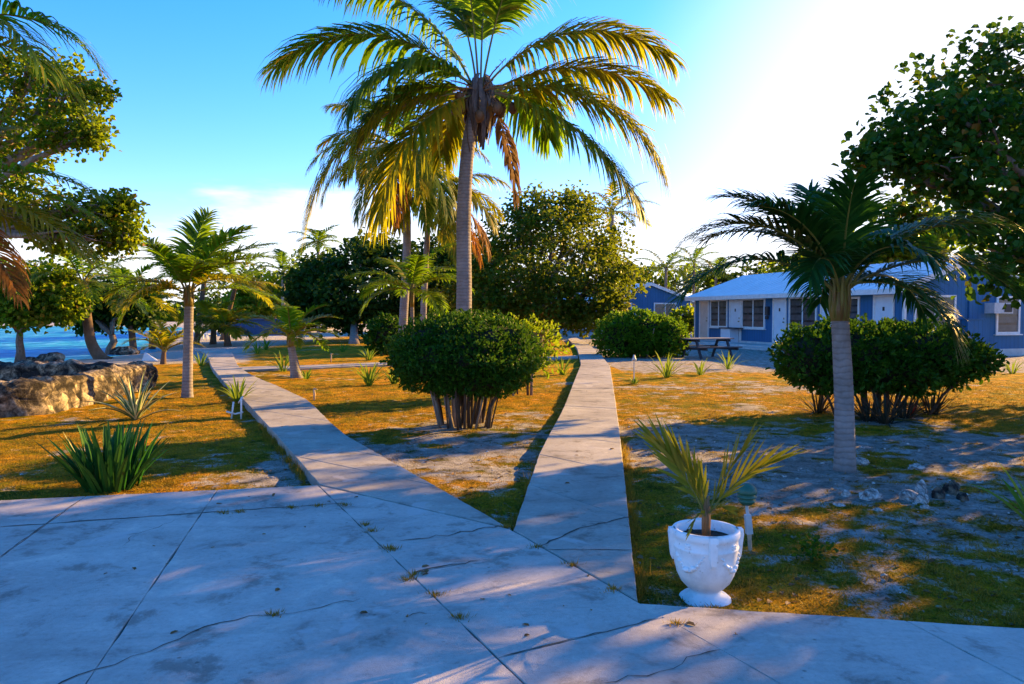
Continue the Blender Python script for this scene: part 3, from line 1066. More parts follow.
def palm(name, label, base, top, r0, r1, fronds, leaf=0.7, pairs=40, lw=0.04, hang=0.45, mats="frond", trunk="palm_trunk", mid=None, coconuts=0, skirt=0, shaft=0.0, dead=(), wind=0.0, cat="palm tree", group=None, gold=(), flare=1.5, vee=0.25, rr=0.03, rings=40, stalks=0, p=1.2, tipw=0.35, gap=0.04, fa=(72, 27)):
    base = Vector(base)
    root = empty(name, base)
    tag(root, label, cat, group)
    top = Vector(top) - base
    pts = [Vector((0, 0, -0.1))] + ([Vector(m_) - base for m_ in (mid or [])] or [top * 0.5]) + [top]
    trunk_mesh(pts, r0, r1, flare, rings=rings).build("trunk", M[trunk], root, True)
    ctop = top.copy()
    if shaft:
        sb = MB()
        sb.tube([top - Vector((0, 0, 0.03)), top + Vector((0, 0, shaft * 0.25)), top + Vector((0.005, 0, shaft * 0.65)), top + Vector((0, 0, shaft)), top + Vector((0, 0, shaft * 1.3))],
                [r1 * 1.04, r1 * 1.08, r1 * 0.9, r1 * 0.62, r1 * 0.3], 12)
        for i in range(7):
            a = i * 0.9
            w = Vector((math.cos(a), math.sin(a), 0))
            sb.tube([top + w * (r1 * 0.98), top + w * (r1 * 1.04) + Vector((0, 0, shaft * 0.5)), top + w * (r1 * 0.95) + Vector((0, 0, shaft * (0.9 + 0.12 * (i % 3)))), top + w * (r1 * 1.5) + Vector((0, 0, shaft * (1.2 + 0.12 * (i % 3))))], [r1 * 0.16, r1 * 0.26, r1 * 0.2, r1 * 0.1], 6)
        sb.build("crownshaft", M["shaft"], root, True)
        ctop = top + Vector((0, 0, shaft * 0.85))
    rng = np.random.default_rng(abs(hash(round(base.x * 100) + round(base.y * 37))) % 99991)
    for i, fr in enumerate(fronds):
        az, e0, e1, L = fr[:4]
        opt = fr[4] if len(fr) > 4 else {}
        mname = "frond_dead" if i in dead else ("frond_gold" if i in gold else mats)
        hg = opt.get("hang", hang * (1.6 if i in dead else 1))
        fm = frond_mesh(L, az, e0, e1, opt.get("leaf", leaf), opt.get("pairs", pairs), lw, hg, rr, wind=wind, rng=rng, vee=vee, p=p, tipw=tipw,
                        side=opt.get("side", 0), roll=opt.get("roll", 0), gap=opt.get("gap", gap), bare=opt.get("bare", 0.14), a0=fa[0], a1=fa[1])
        o = fm.build("frond", [M["rachis_dry"] if i in dead else M["rachis"], M[mname]], root)
        a = rad(az)
        o.location = ctop + Vector((math.cos(a) * r1 * 0.6, math.sin(a) * r1 * 0.6, R.uniform(-0.06, 0.06)))
    for i in range(coconuts):
        a = i * 2.4 + 0.5
        cb = MB()
        rr_ = R.uniform(0.075, 0.10)
        c = ctop + Vector((math.cos(a) * (r1 + 0.22 + 0.14 * (i % 3)), math.sin(a) * (r1 + 0.22 + 0.14 * (i % 3)), -0.18 - 0.13 * (i % 4)))
        cb.blob((0, 0, 0), (rr_, rr_, rr_ * 1.25), i, 0.08, 0.9, 2)
        cb.tube([(0, 0, rr_ * 1.1), tuple((ctop - c) * 0.5 + Vector((0, 0, 0.12))), tuple((ctop - c) * 0.8 + Vector((0, 0, 0.1)))], 0.012, 5)
        cb.build("coconut", M["coconut"], root, True, c)
    if skirt:
        kb = MB()
        for i in range(skirt):
            a = R.uniform(0, 6.283)
            r = r1 * R.uniform(1.0, 1.9)
            z0 = R.uniform(-0.05, 0.3)
            l = R.uniform(0.5, 1.15)
            w = R.uniform(0.03, 0.075)
            pr = Vector((-math.sin(a), math.cos(a), 0))
            V, F = [], []
            for j in range(6):
                f = j / 5
                c = ctop + Vector((math.cos(a) * (r * (0.8 + 0.7 * math.sin(f * 2.6))), math.sin(a) * (r * (0.8 + 0.7 * math.sin(f * 2.6))), z0 - l * f))
                ww = w * (1 - 0.6 * f)
                V += [c - pr * ww, c + pr * ww + Vector((0, 0, R.uniform(-0.02, 0.02)))]
            for j in range(5):
                F.append((2 * j, 2 * j + 1, 2 * j + 3, 2 * j + 2))
            kb.add(V, F)
        kb.build("fibre_skirt", M["fibre"], root)
    for i in range(stalks):
        a = R.uniform(0, 6.283)
        e = rad(R.uniform(-20, 55))
        l = R.uniform(0.5, 1.0)
        sb = MB()
        d = Vector((math.cos(a) * math.cos(e), math.sin(a) * math.cos(e), math.sin(e)))
        p1 = ctop + d * (l * 0.5)
        p2 = ctop + d * l + Vector((0, 0, -0.12 * l))
        sb.tube([ctop, p1, p2], [0.02, 0.016, 0.006], 5)
        for _ in range(7):
            f = R.uniform(0.35, 1)
            s0 = p1.lerp(p2, f)
            sb.tube([s0, s0 + Vector((R.uniform(-.1, .1), R.uniform(-.1, .1), R.uniform(-.22, .05)))], [0.006, 0.003], 4)
        sb.build("flower_stalk", M["rachis_dry"], root)
    return root


def clump_points(lobes, per, spread, clusters, rng, shell=0.55):
    """leaf positions gathered in clumps inside ellipsoid lobes; returns points and outward directions"""
    Ps, Os = [], []
    for (c, r) in lobes:
        r = np.array(r, float)
        d = unit(rng.normal(size=(clusters, 3)))
        rad_ = rng.uniform(shell, 1.0, clusters) ** 0.7
        rad_ = np.where(rng.random(clusters) < 0.16, rng.uniform(1.05, 1.4, clusters), rad_)
        cc = d * rad_[:, None] * r + np.array(c)
        od = unit(d / r)
        for k in range(clusters):
            m = max(3, int(per * rng.uniform(0.6, 1.4)))
            Ps.append(cc[k] + rng.normal(size=(m, 3)) * spread * np.array([1, 1, 0.75]))
            Os.append(np.repeat(od[k][None], m, 0))
    return np.concatenate(Ps), np.concatenate(Os)


def leaves_mesh(Pt, Out, L, ratio, rng, up=0.7, rnd=0.7, fold=0.2):
    n = len(Pt)
    nrm = unit(Out * 0.5 + np.array([0, 0, up]) + rng.normal(size=(n, 3)) * rnd)
    d = unit(np.cross(nrm, rng.normal(size=(n, 3))) + Out * 0.4)
    ls = L * rng.uniform(0.7, 1.2, n)
    V, F = leaf_arrays(Pt, d, nrm, ls, ls * ratio, fold)
    mb = MB()
    mb.add(V, F)
    return mb


def broadleaf(name, label, base, fork, lobes, leaf, ratio, per, spread, clusters, mat, r0=0.2, bark="bark", seed=1, cat="tree", group=None, extra_trunks=(), twig=5, shell=0.5):
    """base/fork/lobes in world coordinates: trunk rises to the fork, a limb runs to every lobe, twigs spread in it"""
    rng = np.random.default_rng(seed)
    rr = random.Random(seed)
    base = Vector(base)
    root = empty(name, base)
    tag(root, label, cat, group)
    tb = MB()
    fk = Vector(fork) - base
    for bb in [Vector((0, 0, 0))] + [Vector(e) - base for e in extra_trunks]:
        mids = [bb + Vector((0, 0, -0.15)), bb.lerp(fk, 0.35) + Vector((rr.uniform(-.12, .12), rr.uniform(-.12, .12), 0)), bb.lerp(fk, 0.7) + Vector((rr.uniform(-.15, .15), rr.uniform(-.15, .15), 0)), fk]
        tb.tube(mids, [r0 * 1.5, r0, r0 * 0.88, r0 * 0.75], 10)
    L2 = []
    for (c, r) in lobes:
        c = Vector(c) - base
        L2.append((tuple(c), r))
        st = fk + Vector((0, 0, 0))
        m1 = st.lerp(c, 0.4) + Vector((rr.uniform(-.3, .3), rr.uniform(-.3, .3), rr.uniform(-.1, .35)))
        m2 = st.lerp(c, 0.75) + Vector((rr.uniform(-.3, .3), rr.uniform(-.3, .3), rr.uniform(-.1, .3)))
        k = r0 * 0.55
        tb.tube([st, m1, m2, c], [k, k * 0.7, k * 0.48, k * 0.25], 7)
        for _ in range(twig):
            d = Vector((rr.gauss(0, 1), rr.gauss(0, 1), rr.gauss(0.2, 0.8))).normalized()
            e = c + Vector((d.x * r[0], d.y * r[1], d.z * r[2])) * 0.85
            s0 = m2.lerp(c, rr.random())
            tb.tube([s0, s0.lerp(e, 0.5) + Vector((rr.uniform(-.1, .1), rr.uniform(-.1, .1), rr.uniform(0, .15))), e], [k * 0.25, k * 0.16, k * 0.06], 5)
    tb.build("trunk", M[bark], root, True)
    Pt, Od = clump_points(L2, per, spread, clusters, rng, shell)
    leaves_mesh(Pt, Od, leaf, ratio, rng).build("crown", M[mat], root)
    return root


def lobes_px(items, depth_of, k=FPX):
    """lobes given as (px, py, radius_px, depth[, squash])"""
    out = []
    for it in items:
        px, py, rp, y = it[:4]
        sq = it[4] if len(it) > 4 else 0.75
        c = P(px, py, y)
        r = rp * y / FPX
        out.append((tuple(c), (r, r, r * sq)))
    return out


def bush(name, label, base, shape, leaf, ratio, n, mat, stems, stem_r, stem_mat="bark_pale", seed=3, cat="bush", core=0.72, bump=0.09):
    """shape: list of ((cx,cy,cz),(rx,ry,rz)) local ellipsoids whose union is the clipped outline"""
    rng = np.random.default_rng(seed)
    rr = random.Random(seed)
    root = empty(name, base)
    tag(root, label, cat)
    for i in range(stems):
        a, k = rr.uniform(0, 6.283), math.sqrt(rr.random())
        (c, r) = shape[rr.randrange(len(shape))]
        x0, y0 = c[0] * 0.35 + math.cos(a) * stem_r * k, c[1] * 0.35 + math.sin(a) * stem_r * k
        x1, y1 = x0 + (c[0] * 0.65 + math.cos(a) * r[0] * 0.35 * k) * 0.8, y0 + math.sin(a) * r[1] * 0.35 * k
        sb = MB()
        zt = c[2] - r[2] * 0.1
        w = rr.uniform(0.009, 0.03)
        sb.tube([(x0, y0, -0.05), (x0 * 0.7 + x1 * 0.3 + rr.uniform(-.05, .05), y0 * 0.7 + y1 * 0.3, zt * 0.4), (x1, y1, zt), (x1 * 1.15, y1 * 1.15, zt + r[2] * 0.4)], [w * 1.2, w, w * 0.8, w * 0.5], 6)
        sb.build("stem", M[stem_mat if i % 3 == 0 else "bark_dark"], root, True)
    tot = sum(r[0] * r[1] + r[0] * r[2] + r[1] * r[2] for _, r in shape)
    Ps, Os = [], []
    for (c, r) in shape:
        c, r = np.array(c), np.array(r)
        m = int(n * (r[0] * r[1] + r[0] * r[2] + r[1] * r[2]) / tot)
        d = unit(rng.normal(size=(m, 3)))
        nz = np.array([noise.fractal(Vector(x) * 2.3 + Vector((seed, 0, 0)), 0.8, 2.0, 3) for x in d.tolist()])
        k = 1 + bump * nz * 2.0 - 0.22 * rng.random(m) ** 1.6
        k = np.where(rng.random(m) < 0.05, k + rng.uniform(0.03, 0.14, m), k)
        Ps.append(c + d * r * k[:, None])
        Os.append(unit(d / r))
    Pt, Od = np.concatenate(Ps), np.concatenate(Os)
    keep = Pt[:, 2] > 0.04
    for (c, r) in shape:   # drop leaves buried deep inside a neighbouring ellipsoid
        dd = (((Pt - np.array(c)) / np.array(r)) ** 2).sum(1)
        keep &= dd > 0.5
    Pt, Od = Pt[keep], Od[keep]
    m = len(Pt)
    nrm = unit(Od * 0.75 + np.array([0, 0, 0.35]) + rng.normal(size=(m, 3)) * 0.55)
    d = unit(np.cross(nrm, rng.normal(size=(m, 3))) + Od * 0.9 + np.array([0, 0, 0.3]))
    ls = leaf * rng.uniform(0.7, 1.25, m)
    V, F = leaf_arrays(Pt, d, nrm, ls, ls * ratio, 0.22)
    fb = MB()
    fb.add(V, F)
    crown = fb.build("crown", M[mat], root)
    cb = MB()  # dark blobs behind the leaves, standing in for the bush's inner shade
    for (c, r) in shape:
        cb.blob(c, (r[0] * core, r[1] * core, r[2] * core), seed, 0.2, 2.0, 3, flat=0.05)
    cb.build("shade_core", M["shadecore"], crown)
    return root


def blade(mb, base, az, e0, e1, L, w, seg=6, across=None, curl=0.15, pw=1.3, wshape=None):
    """strap leaf, slightly gutter-shaped"""
    V, F, AC = [], [], []
    p = Vector(base)
    a = rad(az)
    sd = Vector((-math.sin(a), math.cos(a), 0))
    for j in range(seg + 1):
        f = j / seg
        e = rad(e0 + (e1 - e0) * f ** pw)
        d = Vector((math.cos(e) * math.cos(a), math.cos(e) * math.sin(a), math.sin(e)))
        up = sd.cross(d) * -1
        ww = w * (wshape(f) if wshape else (0.75 + 0.6 * f) * (1 - f ** 3) + 0.02) / 2
        V += [p - sd * ww + up * ww * curl * 2, p, p + sd * ww + up * ww * curl * 2]
        AC += [1, 0, 1]
        p = p + d * (L / seg)
    for j in range(seg):
        o = 3 * j
        F += [(o, o + 1, o + 4, o + 3), (o + 1, o + 2, o + 5, o + 4)]
    mb.add(V, F)
    if across is not None:
        across += AC


def rosette(name, label, base, n, L, w, mat, e0=(80, 25), e1=(60, -10), seed=1, cat="plant", group=None, spread=0.05, curl=0.15, attr=False, wshape=None, scale_jit=0.3):
    rr = random.Random(seed)
    mb = MB()
    ac = []
    for i in range(n):
        f = (i + rr.random()) / n
        r = spread * math.sqrt(rr.random())
        an = i * 137.5 + rr.uniform(-20, 20)
        blade(mb, (math.cos(rad(an)) * r, math.sin(rad(an)) * r, -0.01), an, e0[0] + (e0[1] - e0[0]) * f + rr.uniform(-6, 6), e1[0] + (e1[1] - e1[0]) * f + rr.uniform(-8, 8),
              L * rr.uniform(1 - scale_jit, 1.05), w * rr.uniform(0.8, 1.15), across=ac, curl=curl, wshape=wshape)
    o = mb.build(name, M[mat], None, False, base)
    if attr:
        at = o.data.attributes.new("across", "FLOAT", "POINT")
        at.data.foreach_set("value", ac)
    return tag(o, label, cat, group)


# ------------------------------------------------------------------ houses
HW, HPEAK, HEAVE, HZ0 = 6.4, 3.72, 2.62, 0.27


def face_box(mb, face, u0, u1, n0, n1, z0, z1):
    """box given along a house face: u runs along it, n outward from it"""
    if face == "front":      # plane x = 0, outward -x
        mb.box(-n1, -n0, u0, u1, z0, z1)
    else:                    # gable plane y = 0, outward -y
        mb.box(u0, u1, -n1, -n0, z0, z1)


def window(root, face, u0, u1, z0, z1, split=True, rows=4, sill=True):
    g = MB()
    face_box(g, face, u0, u1, -0.05, 0.012, z0, z1)
    w = g.build("window", M["glass"], root)
    f = MB()
    t = 0.085
    face_box(f, face, u0 - t, u0, 0.0, 0.05, z0 - t, z1 + t)
    face_box(f, face, u1, u1 + t, 0.0, 0.05, z0 - t, z1 + t)
    face_box(f, face, u0, u1, 0.0, 0.047, z1, z1 + t)
    face_box(f, face, u0, u1, 0.0, 0.047, z0 - t, z0)
    if split:
        m = (u0 + u1) / 2
        face_box(f, face, m - 0.03, m + 0.03, 0.003, 0.04, z0, z1)
    f.build("frame", M["white"], w)
    if sill:
        s = MB()
        face_box(s, face, u0 - 0.16, u1 + 0.16, 0.003, 0.11, z0 - t - 0.045, z0 - t - 0.003)
        s.build("sill", M["white"], w)
    for i in range(rows):
        zz = z0 + (z1 - z0) * (i + 0.5) / rows
        l = MB()
        hh = (z1 - z0) / rows * 0.40
        face_box(l, face, u0 + 0.02, u1 - 0.02, 0.014, 0.02, zz - hh, zz + hh * 0.6)
        face_box(l, face, u0 + 0.02, u1 - 0.02, 0.0205, 0.03, zz + hh * 0.6, zz + hh * 0.6 + 0.025)
        l.build("louvre", M["louvre"], w)
    return w


def door(root, face, u0, u1, z0, z1, mat="door", number=False):
    g = MB()
    face_box(g, face, u0, u1, -0.05, 0.02, z0, z1)
    d = g.build("door", M[mat], root)
    f = MB()
    t = 0.09
    face_box(f, face, u0 - t, u0, 0.0, 0.05, z0, z1 + t)
    face_box(f, face, u1, u1 + t, 0.0, 0.05, z0, z1 + t)
    face_box(f, face, u0, u1, 0.0, 0.047, z1, z1 + t)
    f.build("frame", M["white"], d)
    h = MB()
    face_box(h, face, u0 + 0.07, u0 + 0.13, 0.02, 0.08, z0 + 0.93, z0 + 0.99)
    face_box(h, face, u0 + 0.06, u0 + 0.14, 0.02, 0.028, z0 + 1.08, z0 + 1.16)
    h.build("handle", M["copper"], d)
    if number:
        n_ = MB()
        face_box(n_, face, (u0 + u1) / 2 - 0.05, (u0 + u1) / 2 + 0.05, 0.02, 0.03, z0 + 1.45, z0 + 1.6)
        n_.build("plaque", M["black"], d)
    return d


def house(label, corner, rz, length, fronts, gables, name="house", roof="roof", wall="blue"):
    root = empty(name, corner, rz)
    tag(root, label, "house")
    W, Lh = HW, length
    V = []
    for y in (0, Lh):
        V += [(0, y, HZ0), (W, y, HZ0), (W, y, HEAVE), (W / 2, y, HPEAK), (0, y, HEAVE)]
    w = MB()
    w.add(V, [(0, 1, 2, 3, 4), (9, 8, 7, 6, 5), (0, 5, 6, 1), (1, 6, 7, 2), (0, 4, 9, 5), (2, 7, 8, 3), (3, 8, 9, 4)])
    w.build("wall", M[wall], root)
    p = MB()
    p.box(-0.03, W + 0.03, -0.03, Lh + 0.03, -0.2, HZ0 + 0.0)
    p.build("plinth", M["plinth"], root)
    p = MB()
    p.box(-1.25, -0.032, 0.4, Lh + 0.2, -0.2, 0.17)
    p.box(-1.65, -1.252, 0.9, Lh - 1, -0.2, 0.09)
    p.build("porch_step", M["plinth"], root)
    # corner boards
    for (x, y) in ((-0.02, -0.02), (-0.02, Lh - 0.08), (W - 0.08, -0.02)):
        c = MB()
        c.box(x, x + 0.1, y, y + 0.1, HZ0 + 0.004, HEAVE - 0.02)
        c.build("corner_board", M["white"], root)
    sl = (HPEAK - HEAVE) / (W / 2)
    oh, og, th = 0.5, 0.14, 0.05
    r = MB()
    for sgn in (0, 1):
        xe, xr = (-oh, W / 2) if sgn == 0 else (W + oh, W / 2)
        ze, zr = HEAVE - oh * sl + 0.03, HPEAK + 0.03
        V = []
        for y in (-og, Lh + og):
            V += [(xe, y, ze), (xr, y, zr), (xr, y, zr + th), (xe, y, ze + th)]
        r.add(V, [(0, 1, 2, 3), (7, 6, 5, 4), (0, 4, 5, 1), (3, 2, 6, 7), (0, 3, 7, 4), (1, 5, 6, 2)])
        nrib = int((Lh + 2 * og) / 0.45)
        for i in range(nrib + 1):
            y = -og + 0.02 + i * (Lh + 2 * og - 0.04) / nrib
            V = []
            for yy in (y - 0.012, y + 0.012):
                V += [(xe, yy, ze + th + 0.002), (xr, yy, zr + th + 0.002), (xr, yy, zr + th + 0.014), (xe, yy, ze + th + 0.014)]
            r.add(V, [(0, 1, 2, 3), (7, 6, 5, 4), (0, 4, 5, 1), (3, 2, 6, 7), (0, 3, 7, 4)])
    ro = r.build("roof", M[roof], root)
    f = MB()
    for sgn in (0, 1):
        xe, xr = (-oh, W / 2) if sgn == 0 else (W + oh, W / 2)
        ze, zr = HEAVE - oh * sl + 0.03, HPEAK + 0.03
        for y in (-og - 0.03, Lh + og + 0.002):
            V = []
            for yy in (y, y + 0.028):
                V += [(xe, yy, ze - 0.16), (xr, yy, zr - 0.16), (xr, yy, zr + th - 0.002), (xe, yy, ze + th - 0.002)]
            f.add(V, [(0, 1, 2, 3), (7, 6, 5, 4), (0, 4, 5, 1), (3, 2, 6, 7), (0, 3, 7, 4), (1, 5, 6, 2)])
        xx = xe - 0.03 if sgn == 0 else xe + 0.002
        f.box(xx, xx + 0.028, -og - 0.03, Lh + og + 0.03, ze - 0.15, ze + th - 0.004)
        # soffit
        x0, x1 = sorted((xe, 0.0 if sgn == 0 else W))
        f.box(x0 + 0.01, x1 - 0.004, -og, Lh + og, ze - 0.03, ze - 0.004)
    f.build("fascia", M["white"], ro)
    for a in fronts:
        k, u0, u1 = a[:3]
        if k == "w":
            window(root, "front", u0, u1, 0.98, 2.27)
        elif k == "ws":
            window(root, "front", u0, u1, 1.15, 2.2, False)
        elif k == "d":
            door(root, "front", u0, u1, HZ0, 2.24, number=True)
        elif k == "dc":
            door(root, "front", u0, u1, HZ0, 2.24, "doorcream")
    for a in gables:
        window(root, "gable", a[0], a[1], a[2], a[3], a[4] if len(a) > 4 else True)
    return root


YAW = rad(16.0)
near_house = house("long blue cottage with pale metal roof, air conditioner on its gable, nearest of the cottages", (14.3, 27.0, 0), YAW, 14.9,
                   [("d", 0.55, 1.4), ("ws", 2.3, 3.0), ("d", 3.6, 4.4), ("w", 4.8, 6.5), ("d", 6.85, 7.68), ("w", 8.45, 10.2), ("d", 10.42, 11.3), ("w", 11.65, 13.15), ("dc", 13.45, 14.25)],
                   [(0.5, 2.25, 1.02, 2.22), (4.35, 5.35, 0.92, 2.2, False)])
ac = MB()
ac.box(3.72, 4.62, -0.42, 0.0, 1.62, 2.02)
aco = ac.build("air_conditioner", M["greyplastic"], near_house)
gr = MB()
gr.box(4.2, 4.56, -0.432, -0.421, 1.67, 1.97)
for i in range(7):
    gr.box(4.2, 4.56, -0.445, -0.433, 1.68 + i * 0.04, 1.70 + i * 0.04)
gr.build("grille", M["black"], aco)
ub = MB()
ub.box(2.62, 3.5, -0.3, -0.002, HZ0, 1.38)
ub.box(2.58, 3.54, -0.34, -0.002, 1.385, 1.43)
ub.build("utility_box", M["blue"], near_house)
ub = MB()
ub.box(2.92, 3.16, -0.07, -0.002, 1.44, 3.35)
ub.build("conduit_cover", M["blue"], near_house)
mt = MB()
mt.box(-0.14, -0.002, 8.02, 8.24, 1.55, 1.95)
mt.lathe([(0.0, 0.0), (0.08, 0.0), (0.08, 0.12), (0.05, 0.16), (0, 0.16)], 16, (-0.1, 8.13, 1.36))
mt.build("wall_lamp", M["umber"], near_house)
ct = MB()
ct.box(-0.55, -0.06, 10.5, 11.35, 0.172, 0.86)
cto = ct.build("wash_counter", M["door"], near_house)
ct = MB()
ct.box(-0.62, -0.055, 10.0, 11.4, 0.865, 0.92)
ct.build("counter_top", M["darkwood"], cto)

h2c = (9.7 - 3.2 * math.cos(YAW), 52.0 - 3.2 * math.sin(YAW), 0)
house2 = house("second blue cottage with picture window in its gable, beyond the hedge", h2c, YAW, 16.0,
               [("d", 0.8, 1.7), ("w", 2.2, 3.9), ("d", 4.5, 5.4), ("w", 5.9, 7.6), ("d", 8.2, 9.1), ("w", 9.6, 11.4), ("d", 11.9, 12.8), ("w", 13.2, 14.9)],
               [(3.55, 5.15, 1.05, 2.3, True), (0.5, 1.7, 1.2, 2.3, True)])
rl = MB()
for y in (1.0, 3.2, 5.4):
    rl.box(-1.24, -1.16, y, y + 0.08, 0.17, 2.45)
rl.build("porch_post", M["white"], house2)
g3 = G(268, 330)
house3 = house("blue cottage half hidden by trees at the beach end of the long walk", (-25.5, 74, 0), rad(4), 12.0, [("w", 1, 3)], [(4.0, 5.2, 1.0, 2.2)])
house3.location.z = 0.45
house4 = house("blue cottage in deep shade behind the twin coconut trunks", (-8.6, 58, 0), rad(12), 10.0, [("w", 1, 3), ("d", 4, 5)],
               [(0.7, 1.9, 1.0, 2.2), (3.2, 4.6, 1.0, 2.2)])


def picnic_table(label, loc, rz, mat="darkwood", top="greywood"):
    root = empty("picnic_table", loc, rz)
    tag(root, label, "picnic table", "picnic tables outside the cottages")
    b_ = MB()
    for i in range(5):
        b_.box(-0.9, 0.9, -0.37 + i * 0.15, -0.235 + i * 0.15, 0.70, 0.74)
    b_.build("tabletop", M[top], root)
    for s in (-1, 1):
        k = MB()
        k.box(-0.9, 0.9, s * 0.72 - 0.13, s * 0.72 - 0.005, 0.41, 0.45)
        k.box(-0.9, 0.9, s * 0.72 + 0.005, s * 0.72 + 0.13, 0.41, 0.45)
        k.build("bench_seat", M[mat], root)
    for x in (-0.65, 0.65):
        for s in (-1, 1):
            k = MB()
            k.tube([(x, s * 0.62, -0.03), (x, s * 0.26, 0.70)], 0.05, 4)
            k.build("leg", M[mat], root)
        k = MB()
        k.box(x + 0.055, x + 0.1, -0.83, 0.83, 0.32, 0.41)
        k.box(x + 0.055, x + 0.1, -0.36, 0.36, 0.61, 0.70)
        k.build("crossbar", M[mat], root)
    return root


picnic_table("dark picnic table beside the hedge and the nearest cottage's cream door", on_ground(G(707, 358)), rad(20))
tb2 = G(574, 337)
picnic_table("dark picnic table on the second cottage's porch at the end of the walk", Vector((4.9, 60.5, 0.16)), rad(100))

nw = MB()
nw.prism([(-23.0, 58.0), (-15.6, 55.5), (-15.3, 56.3), (-22.8, 58.8)], -0.2, 1.15)
nw.prism([(-23.1, 57.85), (-15.5, 55.35), (-15.2, 56.45), (-22.9, 58.95)], 1.155, 1.24)
tag(nw.build("garden_wall", M["navy"]), "low dark navy wall in shade beyond the beach palms", "wall")

# ------------------------------------------------------------------ limestone ruin at the left
def rubble_wall(name, label, pts, thick, h0, seed, step=0.07):
    P_ = [Vector(p) for p in pts]
    st = []
    for a, c in zip(P_, P_[1:]):
        n = max(2, int((c - a).length / step))
        for i in range(n):
            st.append((a.lerp(c, i / n), (c - a).normalized()))
    st.append((P_[-1], (P_[-1] - P_[-2]).normalized()))
    prof = []
    m = 26
    for i in range(m + 1):                       # up one face, over the top, down the other
        f = i / m
        if f < 0.4:
            prof.append((-0.5 - 0.10 * (1 - f / 0.4), f / 0.4 * 0.92))
        elif f < 0.6:
            g = (f - 0.4) / 0.2
            prof.append((-0.5 + g, 0.92 + 0.08 * math.sin(g * math.pi)))
        else:
            prof.append((0.5 + 0.10 * (f - 0.6) / 0.4, (1 - f) / 0.4 * 0.92))
    V, F = [], []
    ns = len(st)
    for j, (c, t) in enumerate(st):
        sd = Vector((t.y, -t.x, 0))
        hh = h0 * (1 + 0.10 * noise.noise(Vector((c.x * 0.8, c.y * 0.8, seed))))
        endk = min(1, 0.55 + 0.45 * min(j, ns - 1 - j) / 3)
        for (u, z) in prof:
            p = Vector((c.x, c.y, 0)) + sd * (u * thick * endk) + Vector((0, 0, z * hh * (0.85 + 0.15 * endk) - 0.12 * (1 - z)))
            cell = noise.voronoi(p * 2.6 + Vector((seed, 0, 0)))[0]
            d = 0.13 * (cell[0] ** 0.5 - 0.55) + 0.08 * noise.fractal(p * 7, 0.8, 2.0, 3)
            out = (sd * u * 2 + Vector((0, 0, z ** 6))).normalized()
            V.append(p - out * d * 0.9)
    k = m + 1
    for j in range(ns - 1):
        for i in range(m):
            F.append((j * k + i, j * k + i + 1, (j + 1) * k + i + 1, (j + 1) * k + i))
    F.append(tuple(range(k)))
    F.append(tuple((ns - 1) * k + i for i in range(k - 1, -1, -1)))
    mb = MB()
    mb.add(V, F)
    return tag(mb.build(name, M["limestone"], None, True), label, "wall")


rubble_wall("stone_wall", "ruined limestone wall with sunlit face stained black, on the left lawn", [(-10.5, 11.0, 0), (-8.9, 11.15, 0), (-7.7, 11.7, 0), (-7.75, 13.0, 0), (-8.15, 16.5, 0)], 0.5, 0.56, 3)
rubble_wall("stone_wall", "dark ruined back wall between the sunlit limestone wall and the beach", [(-8.75, 16.55, 0), (-12, 16.75, 0), (-16.5, 16.9, 0)], 0.5, 0.53, 9, 0.12)

# ------------------------------------------------------------------ palms
mx_, my_ = (461 - 512) / FPX * 14.0, 14.0
main_f = [(178, 48, -42, 4.3), (162, 66, 5, 4.2), (130, 80, 45, 3.6, {"bare": 0.34}), (85, 82, 50, 3.4, {"bare": 0.34}), (250, 82, 52, 3.2, {"bare": 0.42}), (305, 72, 35, 3.2, {"bare": 0.36}), (12, 52, -34, 4.2), (20, 33, -28, 4.1), (350, 10, -70, 4.0), (335, -16, -64, 3.9),
          (318, -52, -88, 2.3, {"leaf": 0.5, "pairs": 40}), (200, -6, -80, 4.3), (216, 24, -66, 2.9), (224, -20, -82, 3.4), (186, 14, -66, 2.5), (60, 30, -50, 3.0), (110, 25, -60, 3.0)]
main_palm = palm("coconut_palm", "tall coconut palm with coconuts and ragged dry skirt, behind the clipped bush", (mx_, my_, 0), P(480, 92, 14.0), 0.165, 0.115, main_f,
                 leaf=1.45, pairs=104, lw=0.06, hang=0.62, vee=0.08, fa=(60, 22), mats="frond", mid=[P(464, 300, 14.0), P(464, 210, 14.0), P(469, 140, 14.0)], coconuts=12, skirt=60, gold=(6, 7, 8, 11, 13, 16), dead=(10,), rr=0.024, rings=46, stalks=14, gap=0.08, tipw=0.45)

palm("coconut_palm", "tall coconut palm hung with golden fronds, left trunk of the pair behind the clipped bush", (-3.45, 23.5, 0), P(404, 150, 23.5), 0.16, 0.12,
     [(180, 40, -40, 2.8), (195, 25, -60, 3.2), (170, 62, -5, 3.0), (100, 80, 40, 2.8), (20, 55, -20, 2.8), (345, 25, -50, 2.9), (205, 0, -78, 3.3), (250, 10, -80, 3.0), (290, -5, -80, 3.0), (320, -20, -84, 3.0), (215, -30, -86, 2.8), (265, -35, -88, 3.0), (150, 20, -60, 2.8), (60, 40, -30, 2.8), (30, -10, -80, 3.0), (240, 55, -20, 2.8), (305, -40, -88, 3.0)],
     leaf=1.1, pairs=66, lw=0.055, hang=0.62, vee=0.08, fa=(60, 22), rr=0.022, mats="frond", gold=(0, 1, 2, 5, 6, 7, 8, 12, 14), dead=(11,), mid=[P(403, 330, 23.5), P(407, 240, 23.5)], rings=30, coconuts=5, stalks=4)
